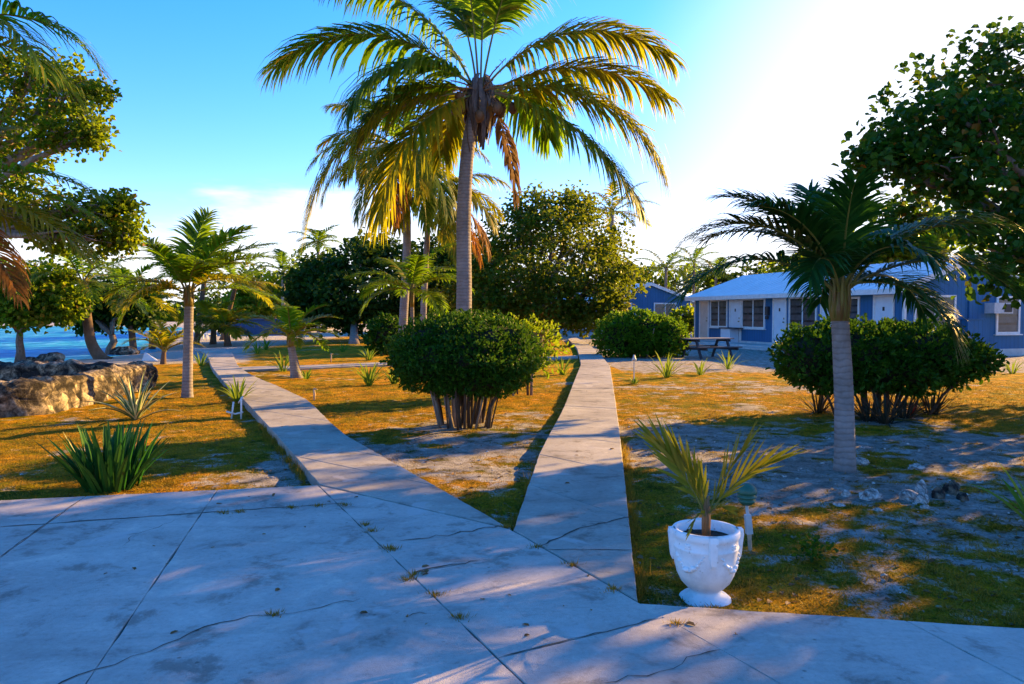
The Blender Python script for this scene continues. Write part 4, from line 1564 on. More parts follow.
palm("coconut_palm", "slim coconut palm with pale trunk, right trunk of the pair behind the clipped bush", (-2.6, 25.0, 0), P(430, 195, 25.0), 0.13, 0.09,
     [(0, 45, -35, 2.8), (20, 25, -60, 2.8), (330, 10, -70, 3.0), (290, -5, -80, 2.9), (250, 5, -75, 2.8), (345, -15, -82, 3.0), (310, -30, -86, 2.8), (170, 50, -30, 2.6), (100, 75, 20, 2.6), (60, 40, -40, 2.6), (200, 10, -70, 2.7), (15, -25, -84, 2.8), (270, 55, -10, 2.5)],
     leaf=1.1, pairs=62, lw=0.055, hang=0.62, vee=0.08, fa=(60, 22), rr=0.022, mats="frond_gold", dead=(5, 11), mid=[P(424, 330, 25.0), P(426, 260, 25.0)], rings=26)
palm("young_palm", "low yellow-green palm with slender pale stem, between the twin coconut trunks", (-2.75, 20.5, 0), P(412, 306, 20.5), 0.07, 0.055,
     rand_fronds(13, 1.75, (78, 5), (10, -70), 5), leaf=0.6, pairs=48, lw=0.045, hang=0.35, rr=0.014, mats="frond", shaft=0.5, rings=14)

# palm on the right, with smooth grey trunk and green crownshaft
rb = G(845, 470)
palm("young_palm", "dark green feather palm with smooth grey trunk, right foreground", on_ground(rb), P(840, 318, rb.y), 0.108, 0.086,
     [(181, 58, -34, 1.75), (190, 38, -50, 1.85), (255, 80, 30, 1.15), (95, 82, 30, 1.25), (12, 56, -24, 1.8), (352, 36, -46, 1.75), (318, 12, -76, 1.2), (140, 55, -20, 1.6), (60, 55, -15, 1.6), (292, 55, -48, 1.15), (335, 60, -20, 1.6), (170, 72, 0, 1.5), (30, 26, -54, 1.55), (232, 52, -50, 1.15), (205, 66, -10, 1.45), (75, 30, -50, 1.5)],
     leaf=0.56, pairs=62, lw=0.030, hang=0.30, vee=0.20, fa=(64, 24), mats="frond_dark", trunk="palm_trunk", shaft=0.36, flare=1.25, rr=0.017, rings=30, mid=[P(844, 400, rb.y)], tipw=0.55, gap=0.03)

# palm on the left lawn
lb = G(187, 397)
palm("coconut_palm", "windswept green palm with brown trunk standing alone on the left lawn", on_ground(lb), P(189, 305, lb.y), 0.10, 0.082,
     [(20, 62, 5, 1.9), (350, 45, -12, 1.9), (60, 75, 25, 1.8), (170, 62, 15, 1.6), (185, 30, -35, 1.5), (200, 5, -60, 1.4), (330, 25, -30, 1.8), (300, 50, -20, 1.5), (130, 55, -10, 1.6), (250, 60, 0, 1.5), (10, 15, -40, 1.8), (230, 25, -50, 1.3), (100, 85, 50, 1.7), (345, 70, 20, 1.8)],
     leaf=0.62, pairs=52, lw=0.04, hang=0.3, rr=0.016, mats="frond", trunk="palm_trunk", wind=0.35, shaft=0.3, gold=(4, 6, 11), rings=30)

sb_ = G(297, 378)
palm("young_palm", "stocky young palm with pale leaning trunk beside the long walk", on_ground(sb_), P(291, 346, sb_.y), 0.13, 0.085,
     rand_fronds(12, 1.35, (75, 15), (10, -60), 12), leaf=0.42, pairs=36, lw=0.04, hang=0.2, mats="frond", trunk="palm_trunk", shaft=0.3, rings=12, wind=0.1, flare=1.8)

tb_ = G(163, 364)
palm("young_palm", "tiny yellowing palm on the sand at the lawn's edge", on_ground(tb_), P(164, 351, tb_.y), 0.09, 0.06,
     rand_fronds(10, 1.25, (80, 30), (30, -40), 21), leaf=0.4, pairs=30, lw=0.045, hang=0.2, mats="frond_gold", trunk="palm_trunk_brown", rings=8)

# beach palms
lp = G(103, 359)
palm("coconut_palm", "leaning coconut palm with curved dark trunk on the beach", lp, P(84, 282, lp.y), 0.24, 0.13, rand_fronds(15, 2.6, (75, -15), (10, -70), 31), leaf=0.7, pairs=42, lw=0.05, hang=0.4,
     trunk="palm_trunk_brown", mid=[P(90, 338, lp.y)], wind=0.25, gold=(9, 12), rings=26)
for i, (px, py, cx, cy, L, lab) in enumerate([
        (134, 349, 128, 296, 2.5, "bushy coconut palm right of the leaning palm at the water's edge"),
        (152, 345, 152, 306, 2.0, "small coconut palm at the shoreline seen left of the lawn palm"),
        (196, 343, 206, 268, 3.6, "tall windblown coconut palm on the sand right behind the lawn palm"),
        (222, 340, 236, 284, 3.2, "windblown coconut palm at the far end of the long walk"),
        (213, 344, 214, 322, 1.8, "short orange-tinged palm on the shaded sand"),
        (228, 346, 226, 326, 1.6, "knee-high palm at the bend of the long walk")]):
    bp = G(px, py)
    bp.z = H0(bp.x, bp.y)
    palm("coconut_palm", lab, bp, P(cx, cy, bp.y), 0.17, 0.12, rand_fronds(13, L, (78, -10), (20, -65), 40 + i), leaf=0.8, pairs=34, lw=0.075, hang=0.35, trunk="palm_trunk_brown", wind=0.4 if i in (2, 3) else 0.15,
         gold=(8, 10, 11) if i not in (4, 5) else tuple(range(13)), rings=18)

# palms whose trunks stand just outside the left edge
palm("coconut_palm", "palm at the left edge reaching in with sunlit and browned fronds", (-7.1, 8.8, 0), (-7.05, 8.8, 3.0), 0.14, 0.11,
     [(5, 30, -35, 2.15), (350, 5, -48, 2.45), (340, -18, -62, 2.1), (20, 15, -40, 2.0), (80, 60, 10, 2.0), (120, 40, -40, 2.0), (200, 30, -50, 2.0), (280, 40, -40, 1.6), (255, 10, -60, 1.8), (0, -5, -45, 1.5), (160, 60, 0, 2.0)],
     leaf=0.60, pairs=52, lw=0.035, hang=0.4, rr=0.016, gold=(1, 9), dead=(2,), rings=24)
palm("coconut_palm", "taller palm at the left edge whose fronds enter the sky's corner", (-7.9, 9.6, 0), (-7.6, 9.6, 5.15), 0.16, 0.11,
     [(5, 35, -62, 2.5), (345, 20, -70, 2.35), (25, 10, -70, 2.2), (90, 70, 20, 2.4), (150, 40, -40, 2.4), (210, 40, -40, 2.4), (270, 30, -50, 2.0), (310, 40, -50, 2.2), (200, 0, -70, 2.2)],
     leaf=0.8, pairs=54, lw=0.04, hang=0.5, rr=0.02, gold=(2,), rings=30)

# palms beyond the cottages
for i, (cx, cy, y, L, lab) in enumerate([
        (666, 268, 76, 3.6, "palm crown above the second cottage's ridge, left of two"),
        (694, 262, 80, 3.4, "palm crown above the gap between the two blue cottages"),
        (716, 274, 70, 3.0, "palm crown rising behind the nearest cottage's far end"),
        (612, 212, 52, 3.4, "palm frond tuft showing past the round tree's right side"),
        (283, 272, 60, 3.2, "palm against the pale sky left of the dark trees"),
        (318, 242, 64, 2.4, "thin palm top poking above the dark trees at the centre left")]):
    tp = P(cx, cy, y)
    palm("coconut_palm", lab, (tp.x, y, H0(tp.x, y) - 0.02), tp, 0.18, 0.13, rand_fronds(13, L, (75, -10), (10, -70), 60 + i), leaf=0.9, pairs=30, lw=0.09, hang=0.4, rings=12, mats="frond" if i != 3 else "frond_gold", wind=0.15)

# ------------------------------------------------------------------ broad-leaved trees
right_lobes = lobes_px([
    (905, 140, 34, 13.0), (880, 165, 20, 12.6), (935, 105, 40, 13.5), (965, 150, 52, 13.2), (990, 78, 46, 14.0), (1030, 60, 48, 14.0), (1035, 140, 60, 13.0), (940, 172, 30, 12.4),
    (985, 215, 34, 12.2), (1010, 262, 34, 11.8), (1050, 230, 60, 12.5), (1080, 262, 60, 16.4), (1150, 235, 60, 17), (1190, 265, 50, 16), (1100, 110, 80, 13.5), (1110, 40, 70, 14.5), (1180, 150, 90, 14.0), (1090, 280, 50, 12.2), (1200, 60, 80, 14.5),
    (1060, 90, 60, 15.5), (1150, 40, 70, 16.0), (1010, 130, 55, 15.8), (905, 215, 22, 16.2), (1250, 160, 80, 13.5), (960, 118, 34, 12.6)], None)
broadleaf("sea_grape_tree", "big dark sea grape tree overhanging the nearest cottage at the right edge", (10.9, 13.2, 0), (10.6, 13.3, 2.2), right_lobes, 0.14, 0.95, 18, 0.15, 27, "seagrape", 0.22, "bark", 5, extra_trunks=[(11.5, 12.8, 0)])
# another one outside the picture to the right: its shade falls across the plaza
off_lobes = [((12.6 + R.uniform(-2.6, 2.6), 9.4 + R.uniform(-2.4, 2.2), 3.2 + R.uniform(-1.2, 1.9)), (R.uniform(0.9, 1.5),) * 2 + (R.uniform(0.7, 1.1),)) for _ in range(17)] + [((11.6, 11.2, 2.9), (1.2, 1.1, 0.8)), ((12.2, 12.0, 3.9), (1.2, 1.1, 0.8)), ((11.0, 10.4, 2.2), (0.9, 0.9, 0.7)), ((12.4, 11.2, 4.9), (1.1, 1.1, 0.7))]
broadleaf("sea_grape_tree", "sea grape tree outside the right edge whose shade covers the plaza", (12.6, 9.2, 0), (12.6, 9.3, 1.9), off_lobes, 0.17, 0.95, 17, 0.16, 28, "seagrape", 0.2, "bark", 15)

round_lobes = lobes_px([
    (550, 225, 40, 40), (515, 235, 34, 40), (590, 240, 34, 40), (490, 262, 30, 40), (615, 275, 26, 39.5), (560, 262, 50, 38), (520, 285, 40, 38), (590, 290, 34, 38), (480, 295, 24, 39), (545, 305, 30, 37.5),
    (605, 308, 22, 38.5), (500, 310, 26, 38), (570, 212, 22, 41), (530, 210, 22, 41), (550, 250, 50, 43), (505, 270, 40, 43), (595, 265, 36, 43), (470, 285, 24, 41), (575, 318, 16, 38)], None)
broadleaf("sea_grape_tree", "broad round tree with sunlit olive crown where the right walk bends", G(541, 343), P(545, 322, 40), round_lobes, 0.20, 0.85, 22, 0.28, 56, "leaf_round", 0.3, "bark", 6, extra_trunks=[G(551, 342)])

mid_lobes = lobes_px([
    (330, 285, 26, 44), (360, 262, 28, 44), (390, 268, 30, 45), (305, 300, 20, 43), (345, 298, 28, 42), (385, 298, 28, 43), (420, 280, 28, 46), (440, 255, 24, 47), (372, 250, 18, 46), (455, 290, 24, 46), (325, 268, 16, 46), (306, 284, 18, 44), (312, 312, 16, 43), (405, 310, 20, 44), (370, 312, 22, 42.5), (425, 305, 22, 46), (340, 314, 16, 42)], None)
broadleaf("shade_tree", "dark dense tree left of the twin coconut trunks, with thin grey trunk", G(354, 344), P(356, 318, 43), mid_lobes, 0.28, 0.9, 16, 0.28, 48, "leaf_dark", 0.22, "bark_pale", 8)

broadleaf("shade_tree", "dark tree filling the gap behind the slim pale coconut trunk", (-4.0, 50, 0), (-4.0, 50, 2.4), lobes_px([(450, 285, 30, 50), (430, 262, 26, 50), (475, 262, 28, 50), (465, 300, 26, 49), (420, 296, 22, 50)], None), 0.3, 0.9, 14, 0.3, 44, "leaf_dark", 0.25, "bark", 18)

left_lobes = lobes_px([
    (95, 90, 17, 12.5), (70, 78, 22, 12.5), (40, 75, 22, 12.8), (60, 105, 24, 12.5), (25, 105, 26, 12.8), (85, 125, 20, 12.2), (55, 135, 20, 12), (15, 140, 28, 12.3), (-20, 100, 40, 12.8), (88, 138, 13, 12.0), (10, 70, 18, 13),
    (112, 215, 22, 12.0), (85, 212, 26, 12), (55, 215, 28, 12), (125, 235, 13, 12), (25, 205, 30, 12), (95, 240, 20, 11.8), (60, 240, 18, 12), (-10, 215, 40, 12), (-60, 160, 60, 12.5), (20, 172, 24, 12.6), (118, 208, 14, 12.2)], None)
broadleaf("sea_grape_tree", "spreading sea grape boughs at the left edge against the blue sky", (-11.6, 12.4, 0), (-11.0, 12.4, 2.6), left_lobes, 0.085, 0.8, 16, 0.10, 30, "leaf_olive", 0.2, "bark_pale", 10, twig=8, shell=0.35)

lt = G(20, 361)
broadleaf("beach_tree", "low round tree with single dark trunk at the water's edge, far left", lt, P(20, 333, lt.y), lobes_px([
    (15, 305, 26, 25), (42, 300, 24, 25), (60, 310, 14, 25), (28, 280, 26, 25.5), (55, 282, 18, 25.5), (-5, 302, 24, 25), (-5, 285, 26, 25), (70, 300, 12, 25), (30, 315, 14, 24.6)], None), 0.16, 0.9, 18, 0.2, 36, "leaf_olive", 0.13, "bark", 12)
bt = G(110, 350)
bt.z = H0(bt.x, bt.y)
broadleaf("beach_tree", "dark tree at the shoreline right of the leaning palm", bt, P(112, 335, bt.y), lobes_px([(100, 312, 18, 34), (120, 306, 20, 34), (85, 300, 16, 35), (112, 290, 20, 35), (138, 312, 14, 34), (92, 320, 12, 34)], None), 0.24, 0.9, 13, 0.24, 36, "leaf_dark", 0.18, "bark", 13)

# tree line behind the gardens
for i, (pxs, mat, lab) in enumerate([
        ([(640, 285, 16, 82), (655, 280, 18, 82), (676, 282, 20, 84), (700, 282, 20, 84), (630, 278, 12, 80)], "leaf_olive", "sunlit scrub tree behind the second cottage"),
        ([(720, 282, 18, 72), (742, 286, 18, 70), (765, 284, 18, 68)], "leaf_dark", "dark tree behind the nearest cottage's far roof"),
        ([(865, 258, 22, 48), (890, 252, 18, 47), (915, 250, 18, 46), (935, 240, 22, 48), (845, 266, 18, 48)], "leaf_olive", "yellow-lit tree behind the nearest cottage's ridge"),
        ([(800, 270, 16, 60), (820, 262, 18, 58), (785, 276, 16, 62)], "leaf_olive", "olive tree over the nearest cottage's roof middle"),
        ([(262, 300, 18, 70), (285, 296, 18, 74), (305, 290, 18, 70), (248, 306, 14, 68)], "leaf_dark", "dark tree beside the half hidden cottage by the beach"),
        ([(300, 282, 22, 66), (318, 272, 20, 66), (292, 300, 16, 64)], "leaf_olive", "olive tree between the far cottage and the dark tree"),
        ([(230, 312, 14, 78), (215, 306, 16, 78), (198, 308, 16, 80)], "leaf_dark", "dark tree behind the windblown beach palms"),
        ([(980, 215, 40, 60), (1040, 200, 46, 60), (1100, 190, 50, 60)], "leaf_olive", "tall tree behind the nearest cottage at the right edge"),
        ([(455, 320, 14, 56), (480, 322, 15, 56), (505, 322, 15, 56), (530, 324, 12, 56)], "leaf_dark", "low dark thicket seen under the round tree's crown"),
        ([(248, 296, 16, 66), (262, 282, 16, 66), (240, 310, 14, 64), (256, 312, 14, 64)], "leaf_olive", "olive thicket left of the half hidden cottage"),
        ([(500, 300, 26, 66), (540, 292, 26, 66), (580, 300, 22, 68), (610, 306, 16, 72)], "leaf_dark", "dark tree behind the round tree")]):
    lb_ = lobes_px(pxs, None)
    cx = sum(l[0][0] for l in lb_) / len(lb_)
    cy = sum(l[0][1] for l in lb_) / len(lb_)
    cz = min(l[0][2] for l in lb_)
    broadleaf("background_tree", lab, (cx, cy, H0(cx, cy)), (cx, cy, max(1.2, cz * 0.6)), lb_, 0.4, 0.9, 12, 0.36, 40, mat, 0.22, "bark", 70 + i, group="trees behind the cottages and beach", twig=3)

wood = MB()
rngw = np.random.default_rng(5)
fl = [((x, 122 + R.uniform(0, 12), 1.4 + R.uniform(-0.3, 0.6)), (R.uniform(3, 6), R.uniform(2, 4), R.uniform(1.2, 2.6))) for x in np.arange(-140, -20, 4.0)]
Pt, Od = clump_points(fl, 8, 0.7, 30, rngw, 0.5)
wm = leaves_mesh(Pt, Od, 0.9, 0.8, rngw)
for (c, r) in fl:
    wm.blob(c, (r[0] * 0.8, r[1] * 0.8, r[2] * 0.8), int(c[0]), 0.2, 1.5, 2)
tag(wm.build("far_wood", M["leaf_olive"]), "low scrub along the far shore of the bay", "woodland", kind="stuff")

# ------------------------------------------------------------------ bushes
bb = on_ground(G(462, 427))
bush("clipped_bush", "mushroom-shaped clipped bush on many bare stems between the two walks", bb, [((0.02, 0, 1.03), (1.07, 1.0, 0.33)), ((-0.1, 0.1, 1.10), (0.88, 0.85, 0.50)), ((0.22, 0.0, 1.06), (0.82, 0.8, 0.52)), ((-0.1, 0, 0.84), (0.86, 0.8, 0.34)), ((0.2, -0.05, 0.80), (0.72, 0.72, 0.36))], 0.056, 0.5, 34000, "bush", 40, 0.36, seed=4, core=0.80, bump=0.13)
hb = on_ground(G(641, 357))
bush("hedge", "rounded bright green hedge beside the right walk, in front of the second cottage", hb, [((-0.75, 0, 0.75), (0.95, 0.9, 0.82)), ((0.1, 0.1, 0.82), (1.1, 1.0, 0.85)), ((0.95, 0, 0.7), (0.75, 0.9, 0.75))], 0.12, 0.6, 9000, "bush_bright", 6, 0.5, seed=6, bump=0.12)
gb = on_ground(G(880, 414))
bush("spreading_bush", "wide dark green bush behind the right palm, shading the cottage wall", gb, [((-1.05, 0, 0.92), (0.62, 0.7, 0.48)), ((-0.55, -0.1, 0.98), (0.6, 0.7, 0.50)), ((0.0, 0.1, 0.92), (0.8, 0.8, 0.52)), ((0.55, 0.0, 1.0), (0.75, 0.8, 0.46)), ((0.95, 0.1, 0.88), (0.6, 0.7, 0.42)), ((1.35, 0, 0.86), (0.42, 0.5, 0.26)), ((0.2, -0.2, 0.72), (0.75, 0.6, 0.36)), ((-0.75, -0.1, 0.68), (0.55, 0.55, 0.34))], 0.085, 0.5, 21000, "bush", 24, 0.45, "bark_dark", seed=7, bump=0.22, core=0.72)
yb = on_ground(G(716, 352))
bush("shrub", "small yellow-leaved shrub between the hedge and the nearest cottage", Vector((10.2, 43.0, 0)), [((0, 0, 1.2), (0.9, 0.8, 0.7)), ((-0.7, 0, 0.9), (0.7, 0.7, 0.6))], 0.22, 0.6, 1400, "leaf_olive", 5, 0.4, seed=8, bump=0.2, core=0.6)
bush("shrub", "dark shrub beside the left trunk of the coconut pair", (-4.9, 29.0, 0), [((0, 0, 0.75), (0.75, 0.7, 0.7))], 0.16, 0.6, 1500, "bush", 4, 0.3, seed=9, bump=0.2, core=0.7)
bush("shrub", "brown-tipped shrub showing above the clipped bush's right shoulder", (0.15, 14.6, 0), [((0, 0, 0.95), (0.75, 0.5, 0.55)), ((-0.7, 0, 1.0), (0.5, 0.4, 0.42))], 0.10, 0.45, 2200, "leaf_olive", 6, 0.3, seed=19, bump=0.25, core=0.6)

# ------------------------------------------------------------------ low plants
ap = on_ground(G(112, 487))
rosette("aloe_plant", "large dark green clump of upright sword leaves at the plaza's edge", ap, 96, 0.64, 0.050, "aloe", (88, 50), (78, 34), 3, "plant", spread=0.24, curl=0.25, wshape=lambda f: (1 - 0.12 * f) * (1 - f ** 5) + 0.02)
gp = on_ground(G(136, 419))
rosette("agave_plant", "pale striped agave in front of the ruined limestone wall", gp, 22, 0.80, 0.085, "agave", (84, 28), (72, -25), 5, "plant", spread=0.05, attr=True, curl=0.3, wshape=lambda f: (0.7 + 0.9 * f - 1.6 * f ** 2.2) + 0.02)

smalls = [  # px, py, height m, n, label
    (238, 402, 0.42, 20, "leafy lily clump leaning over white stakes beside the long walk"),
    (201, 366, 0.45, 14, "sparse lily clump on the sand at the long walk's left edge"),
    (283, 371, 0.55, 18, "lily clump left of the stocky young palm"),
    (369, 385, 0.55, 22, "large bright lily clump left of the clipped bush"),
    (369, 360, 0.45, 14, "spiky yellow lily clump behind the cross walk"),
    (394, 384, 0.38, 16, "low lily clump touching the clipped bush's left side"),
    (562, 375, 0.50, 14, "upright lily clump by the right walk's left edge"),
    (512, 394, 0.55, 24, "lily clump tucked behind the clipped bush's right side"),
    (666, 378, 0.62, 20, "bright feathery plant on the grass in front of the hedge"),
    (700, 375, 0.42, 9, "small three-leaved lily in front of the picnic table"),
    (728, 369, 0.50, 14, "reddish-based spiky plant in front of the nearest cottage's porch"),
    (1012, 373, 0.40, 14, "yellow-green tuft in front of the cottage's gable window"),
    (556, 344, 0.60, 14, "sunlit tuft at the foot of the round tree"),
    (257, 354, 0.50, 12, "yellow tuft on the lawn's corner at the long walk's bend"),
    (266, 350, 0.55, 12, "second tuft behind the yellow one at the long walk's bend"),
    (306, 379, 0.28, 8, "tiny lily at the stocky young palm's foot"),
    (343, 352, 0.40, 10, "small dim tuft in the shade behind the cross walk"),
    (60, 384, 0.35, 10, "green weed inside the ruin near its front corner"),
    (40, 376, 0.35, 10, "second green weed inside the ruin, further left"),
]
for i, (px, py, h, n, lab) in enumerate(smalls):
    rosette("lily_plant", lab, on_ground(G(px, py)), n, h * 1.2, 0.05 if py > 365 else 0.07, "plant", (86, 45), (60, -5), 100 + i, "plant", "lilies and tufts around the lawn", spread=0.08, curl=0.2)
for i, (px, py, lab) in enumerate([(818, 412, "dark spiky bromeliad left of the right palm's trunk"), (905, 418, "dark spiky bromeliad under the wide bush with a red flower beside it"), (932, 414, "dark spiky bromeliad at the wide bush's right end"), (868, 420, "dark spiky bromeliad at the middle of the wide bush's foot"), (885, 424, "low dark bromeliad in front of the wide bush's stems")]):
    rosette("bromeliad", lab, on_ground(G(px, py)), 44, 0.52, 0.03, "bromeliad", (85, 5), (70, -20), 200 + i, "plant", "dark spiky plants under the wide bush", spread=0.1)
fl_ = on_ground(G(911, 416), 0.10)
fb = MB()
for i in range(16):
    blade(fb, (0, 0, -0.1), i * 137.5, 88 - i * 3.5, 70 - i * 4, 0.2, 0.035, 4)
tag(fb.build("red_flower", M["flower_red"], None, False, fl_), "small red flower head under the wide dark bush", "flower")
rp = on_ground(G(1042, 532))
rosette("lily_plant", "broad green strap leaves entering at the right edge", rp, 16, 0.62, 0.055, "plant", (80, 30), (60, -5), 77, "plant", spread=0.06, curl=0.2)
wp = on_ground(G(812, 562))
rngp = np.random.default_rng(3)
pt = rngp.normal(size=(90, 3)) * np.array([0.05, 0.05, 0.045]) + np.array([0, 0, 0.08])
wm = leaves_mesh(pt, unit(pt), 0.04, 0.75, rngp)
wm.tube([(0, 0, -0.03), (0.005, 0, 0.1)], 0.004, 5)
tag(wm.build("weed", M["bush"], None, False, wp), "small leafy green weed on the bare ground right of the urn", "plant")

# ------------------------------------------------------------------ urn with potted palm
ub_ = on_ground(G(705, 598))
urn = empty("urn_planter", ub_, 0)
urn.scale = (0.92, 0.92, 0.92)
tag(urn, "white painted urn planter with relief garlands, in the right corner of the plaza", "planter")
u = MB()
u.lathe([(0, -0.03), (0.150, -0.03), (0.158, 0.0), (0.155, 0.018), (0.135, 0.035), (0.10, 0.05), (0.088, 0.062), (0.092, 0.075), (0.115, 0.09), (0.148, 0.125), (0.172, 0.175), (0.186, 0.23), (0.192, 0.285), (0.191, 0.33),
         (0.197, 0.338), (0.197, 0.348), (0.192, 0.355), (0.192, 0.395), (0.198, 0.402), (0.203, 0.412), (0.203, 0.438), (0.195, 0.447), (0.176, 0.447), (0.170, 0.438), (0.168, 0.37), (0, 0.37)], 64)
u.build("bowl", M["urn"], urn, True)
sl_ = MB()
sl_.lathe([(0.0, 0.392), (0.08, 0.396), (0.166, 0.388)], 32)
for i in range(70):
    a, r = R.uniform(0, 6.28), 0.155 * math.sqrt(R.random())
    s = R.uniform(0.006, 0.014)
    sl_.blob((r * math.cos(a), r * math.sin(a), 0.394), (s, s, s * 0.8), i, 0.3, 1.5, 1)
sl_.build("soil", M["soil"], urn, True)
toc = math.atan2(-ub_.y, -ub_.x)
for k in range(4):
    a = toc + rad(13) + k * math.pi / 2
    sb2 = MB()
    rot = Matrix.Rotation(a, 3, "Z")
    # tapered hanging strap with rounded foot
    V = []
    prof = [(0.447, 0.052, 0.186, 0.222), (0.415, 0.052, 0.186, 0.226), (0.36, 0.047, 0.185, 0.220), (0.31, 0.043, 0.182, 0.216), (0.275, 0.034, 0.18, 0.211), (0.255, 0.016, 0.18, 0.202)]
    for (z, w, n0, n1) in prof:
        for (nn, ww) in ((n0, w), (n1, w * 0.86), (n1, -w * 0.86), (n0, -w)):
            V.append(rot @ Vector((nn, ww * 0.55, z)))
    F = []
    for i in range(len(prof) - 1):
        for j in range(3):
            F.append((i * 4 + j, i * 4 + j + 1, i * 4 + j + 5, i * 4 + j + 4))
    F.append((0, 3, 2, 1))
    o = (len(prof) - 1) * 4
    F.append((o, o + 1, o + 2, o + 3))
    sb2.add([tuple(p) for p in V], F)
    sb2.build("relief_strap", M["urn"], urn)
    gl = MB()
    for j in range(17):
        f = j / 16
        an = a + rad(16) + f * rad(58)
        z = 0.315 - 0.085 * math.sin(f * math.pi)
        rr2 = np.interp(z, [0.09, 0.125, 0.175, 0.23, 0.285, 0.33], [0.115, 0.148, 0.172, 0.186, 0.192, 0.191])
        s = (0.008 + 0.006 * math.sin(f * math.pi)) * R.uniform(0.75, 1.3)
        z += R.uniform(-0.007, 0.007)
        gl.blob((rr2 * math.cos(an), rr2 * math.sin(an), z), (s * 1.1, s * 1.1, s), j + k * 20, 0.35, 1.6, 2)
    for s_ in (-1, 1):
        an = a + rad(45)
        for j in range(8):
            t_ = j / 7 * 5.0
            an2 = an + s_ * (0.05 + 0.028 * t_ * math.cos(t_) * 0.5)
            gl.blob((0.194 * math.cos(an2), 0.194 * math.sin(an2), 0.374 + 0.0045 * t_ * math.sin(t_) * 0.6), (0.0085, 0.0085, 0.0085), j, 0.1, 1, 1)
    gl.build("garland", M["urn"], urn, True)

pp = ub_ + Vector((0.005, 0.01, 0.355))
pr = empty("potted_palm", pp)
tag(pr, "yellowing young palm growing in the white urn", "potted plant")
stm = MB()
for i in range(9):
    a = i * 0.7
    stm.tube([(0.014 * math.cos(a), 0.014 * math.sin(a), -0.02), (0.018 * math.cos(a + .3), 0.018 * math.sin(a + .3), 0.1), (0.012 * math.cos(a), 0.012 * math.sin(a), 0.17 + 0.008 * i)], [0.009, 0.008, 0.003], 6)
stm.build("stem", M["rachis_dry"], pr, True)
rngq = np.random.default_rng(8)
for (az, e0, e1, L, lf, pairs) in [(181, 66, 46, 0.50, 0.30, 13), (176, 74, 58, 0.40, 0.26, 11), (6, 56, 18, 0.50, 0.28, 11), (18, 66, 48, 0.46, 0.24, 9), (300, 60, -10, 0.20, 0.10, 7), (235, 40, -50, 0.24, 0.10, 8), (200, 84, 70, 0.26, 0.16, 7)]:
    fm = frond_mesh(L, az, e0, e1, lf, pairs, 0.020, 0.03, 0.006, bare=0.25, rng=rngq, vee=0.1, tipw=0.8, roll=R.uniform(20, 70) * R.choice((-1, 1)), a0=30, a1=6)
    o = fm.build("frond", [M["rachis"], M["potpalm"]], pr)
    o.location = (0, 0, 0.11)

# ------------------------------------------------------------------ garden lights and stakes
gl0 = on_ground(G(749, 549))
gl_ = empty("garden_light", gl0)
tag(gl_, "green tiered garden light on a grey stake behind the urn", "garden light")
b_ = MB()
b_.tube([(0.012, 0, -0.05), (0.0, 0, 0.13)], [0.012, 0.016], 8)
b_.build("stake", M["stake"], gl_)
b_ = MB()
b_.tube([(0, 0, 0.12), (-0.012, 0, 0.25)], [0.03, 0.027], 4)
b_.build("junction_box", M["greyplastic"], gl_)
b_ = MB()
b_.tube([(-0.012, 0, 0.25), (-0.02, 0, 0.33)], 0.011, 8)
b_.build("neck", M["greyplastic"], gl_)
b_ = MB()
b_.lathe([(0.0, 0.318), (0.035, 0.32), (0.055, 0.34), (0.06, 0.352), (0.045, 0.356), (0.045, 0.362), (0.062, 0.366), (0.066, 0.378), (0.05, 0.386), (0.05, 0.392), (0.066, 0.396), (0.069, 0.41), (0.06, 0.435), (0.042, 0.455), (0.018, 0.468), (0, 0.47)], 28, (-0.02, 0, 0))
b_.build("lamp_shade", M["lampgreen"], gl_, True)

ws = on_ground(G(241, 418))
st_ = empty("white_stake_light", ws)
tag(st_, "broken white garden light of bent pipes beside the long walk", "garden light")
for pts in ([(0, 0, -0.05), (0.01, 0, 0.33)], [(-0.16, 0.02, -0.05), (-0.12, 0.02, 0.26)], [(-0.26, 0.1, 0.10), (-0.1, 0.04, 0.07), (0.02, 0.03, 0.10)], [(-0.05, 0.05, 0.24), (0.03, 0.0, 0.34)]):
    b_ = MB()
    b_.tube(pts, 0.014, 8)
    b_.build("pipe", M["white"], st_, True)
for i, (px, py, hh, lab) in enumerate([(314, 401, 0.22, "short bleached stake on the lawn right of the long walk"), (331, 362, 0.30, "small pale stake on the lawn beyond the cross walk")]):
    b_ = MB()
    b_.tube([(0, 0, -0.05), (0.01, 0, hh * 0.6), (0.0, 0, hh)], [0.02, 0.022, 0.014], 7)
    b_.tube([(0.0, 0, hh), (0.07, 0, hh * 0.9)], [0.02, 0.01], 6)
    tag(b_.build("wooden_stake", M["stake"], None, True, on_ground(G(px, py))), lab, "stake")
gl2 = on_ground(G(634, 384))
k2 = empty("garden_light", gl2)
tag(k2, "thin pale garden light overgrown by a weed, right of the right walk", "garden light")
b_ = MB()
b_.tube([(0, 0, -0.05), (0, 0, 0.52)], 0.014, 6)
b_.build("pole", M["greyplastic"], k2)
b_ = MB()
b_.lathe([(0, 0.52), (0.05, 0.525), (0.055, 0.56), (0.03, 0.6), (0.02, 0.66), (0, 0.665)], 12)
b_.build("lamp_shade", M["greyplastic"], k2, True)
rosette("lily_plant", "low weed wrapped round the thin pale garden light", gl2, 9, 0.2, 0.05, "plant", (86, 45), (60, 0), 301, "plant", spread=0.06)

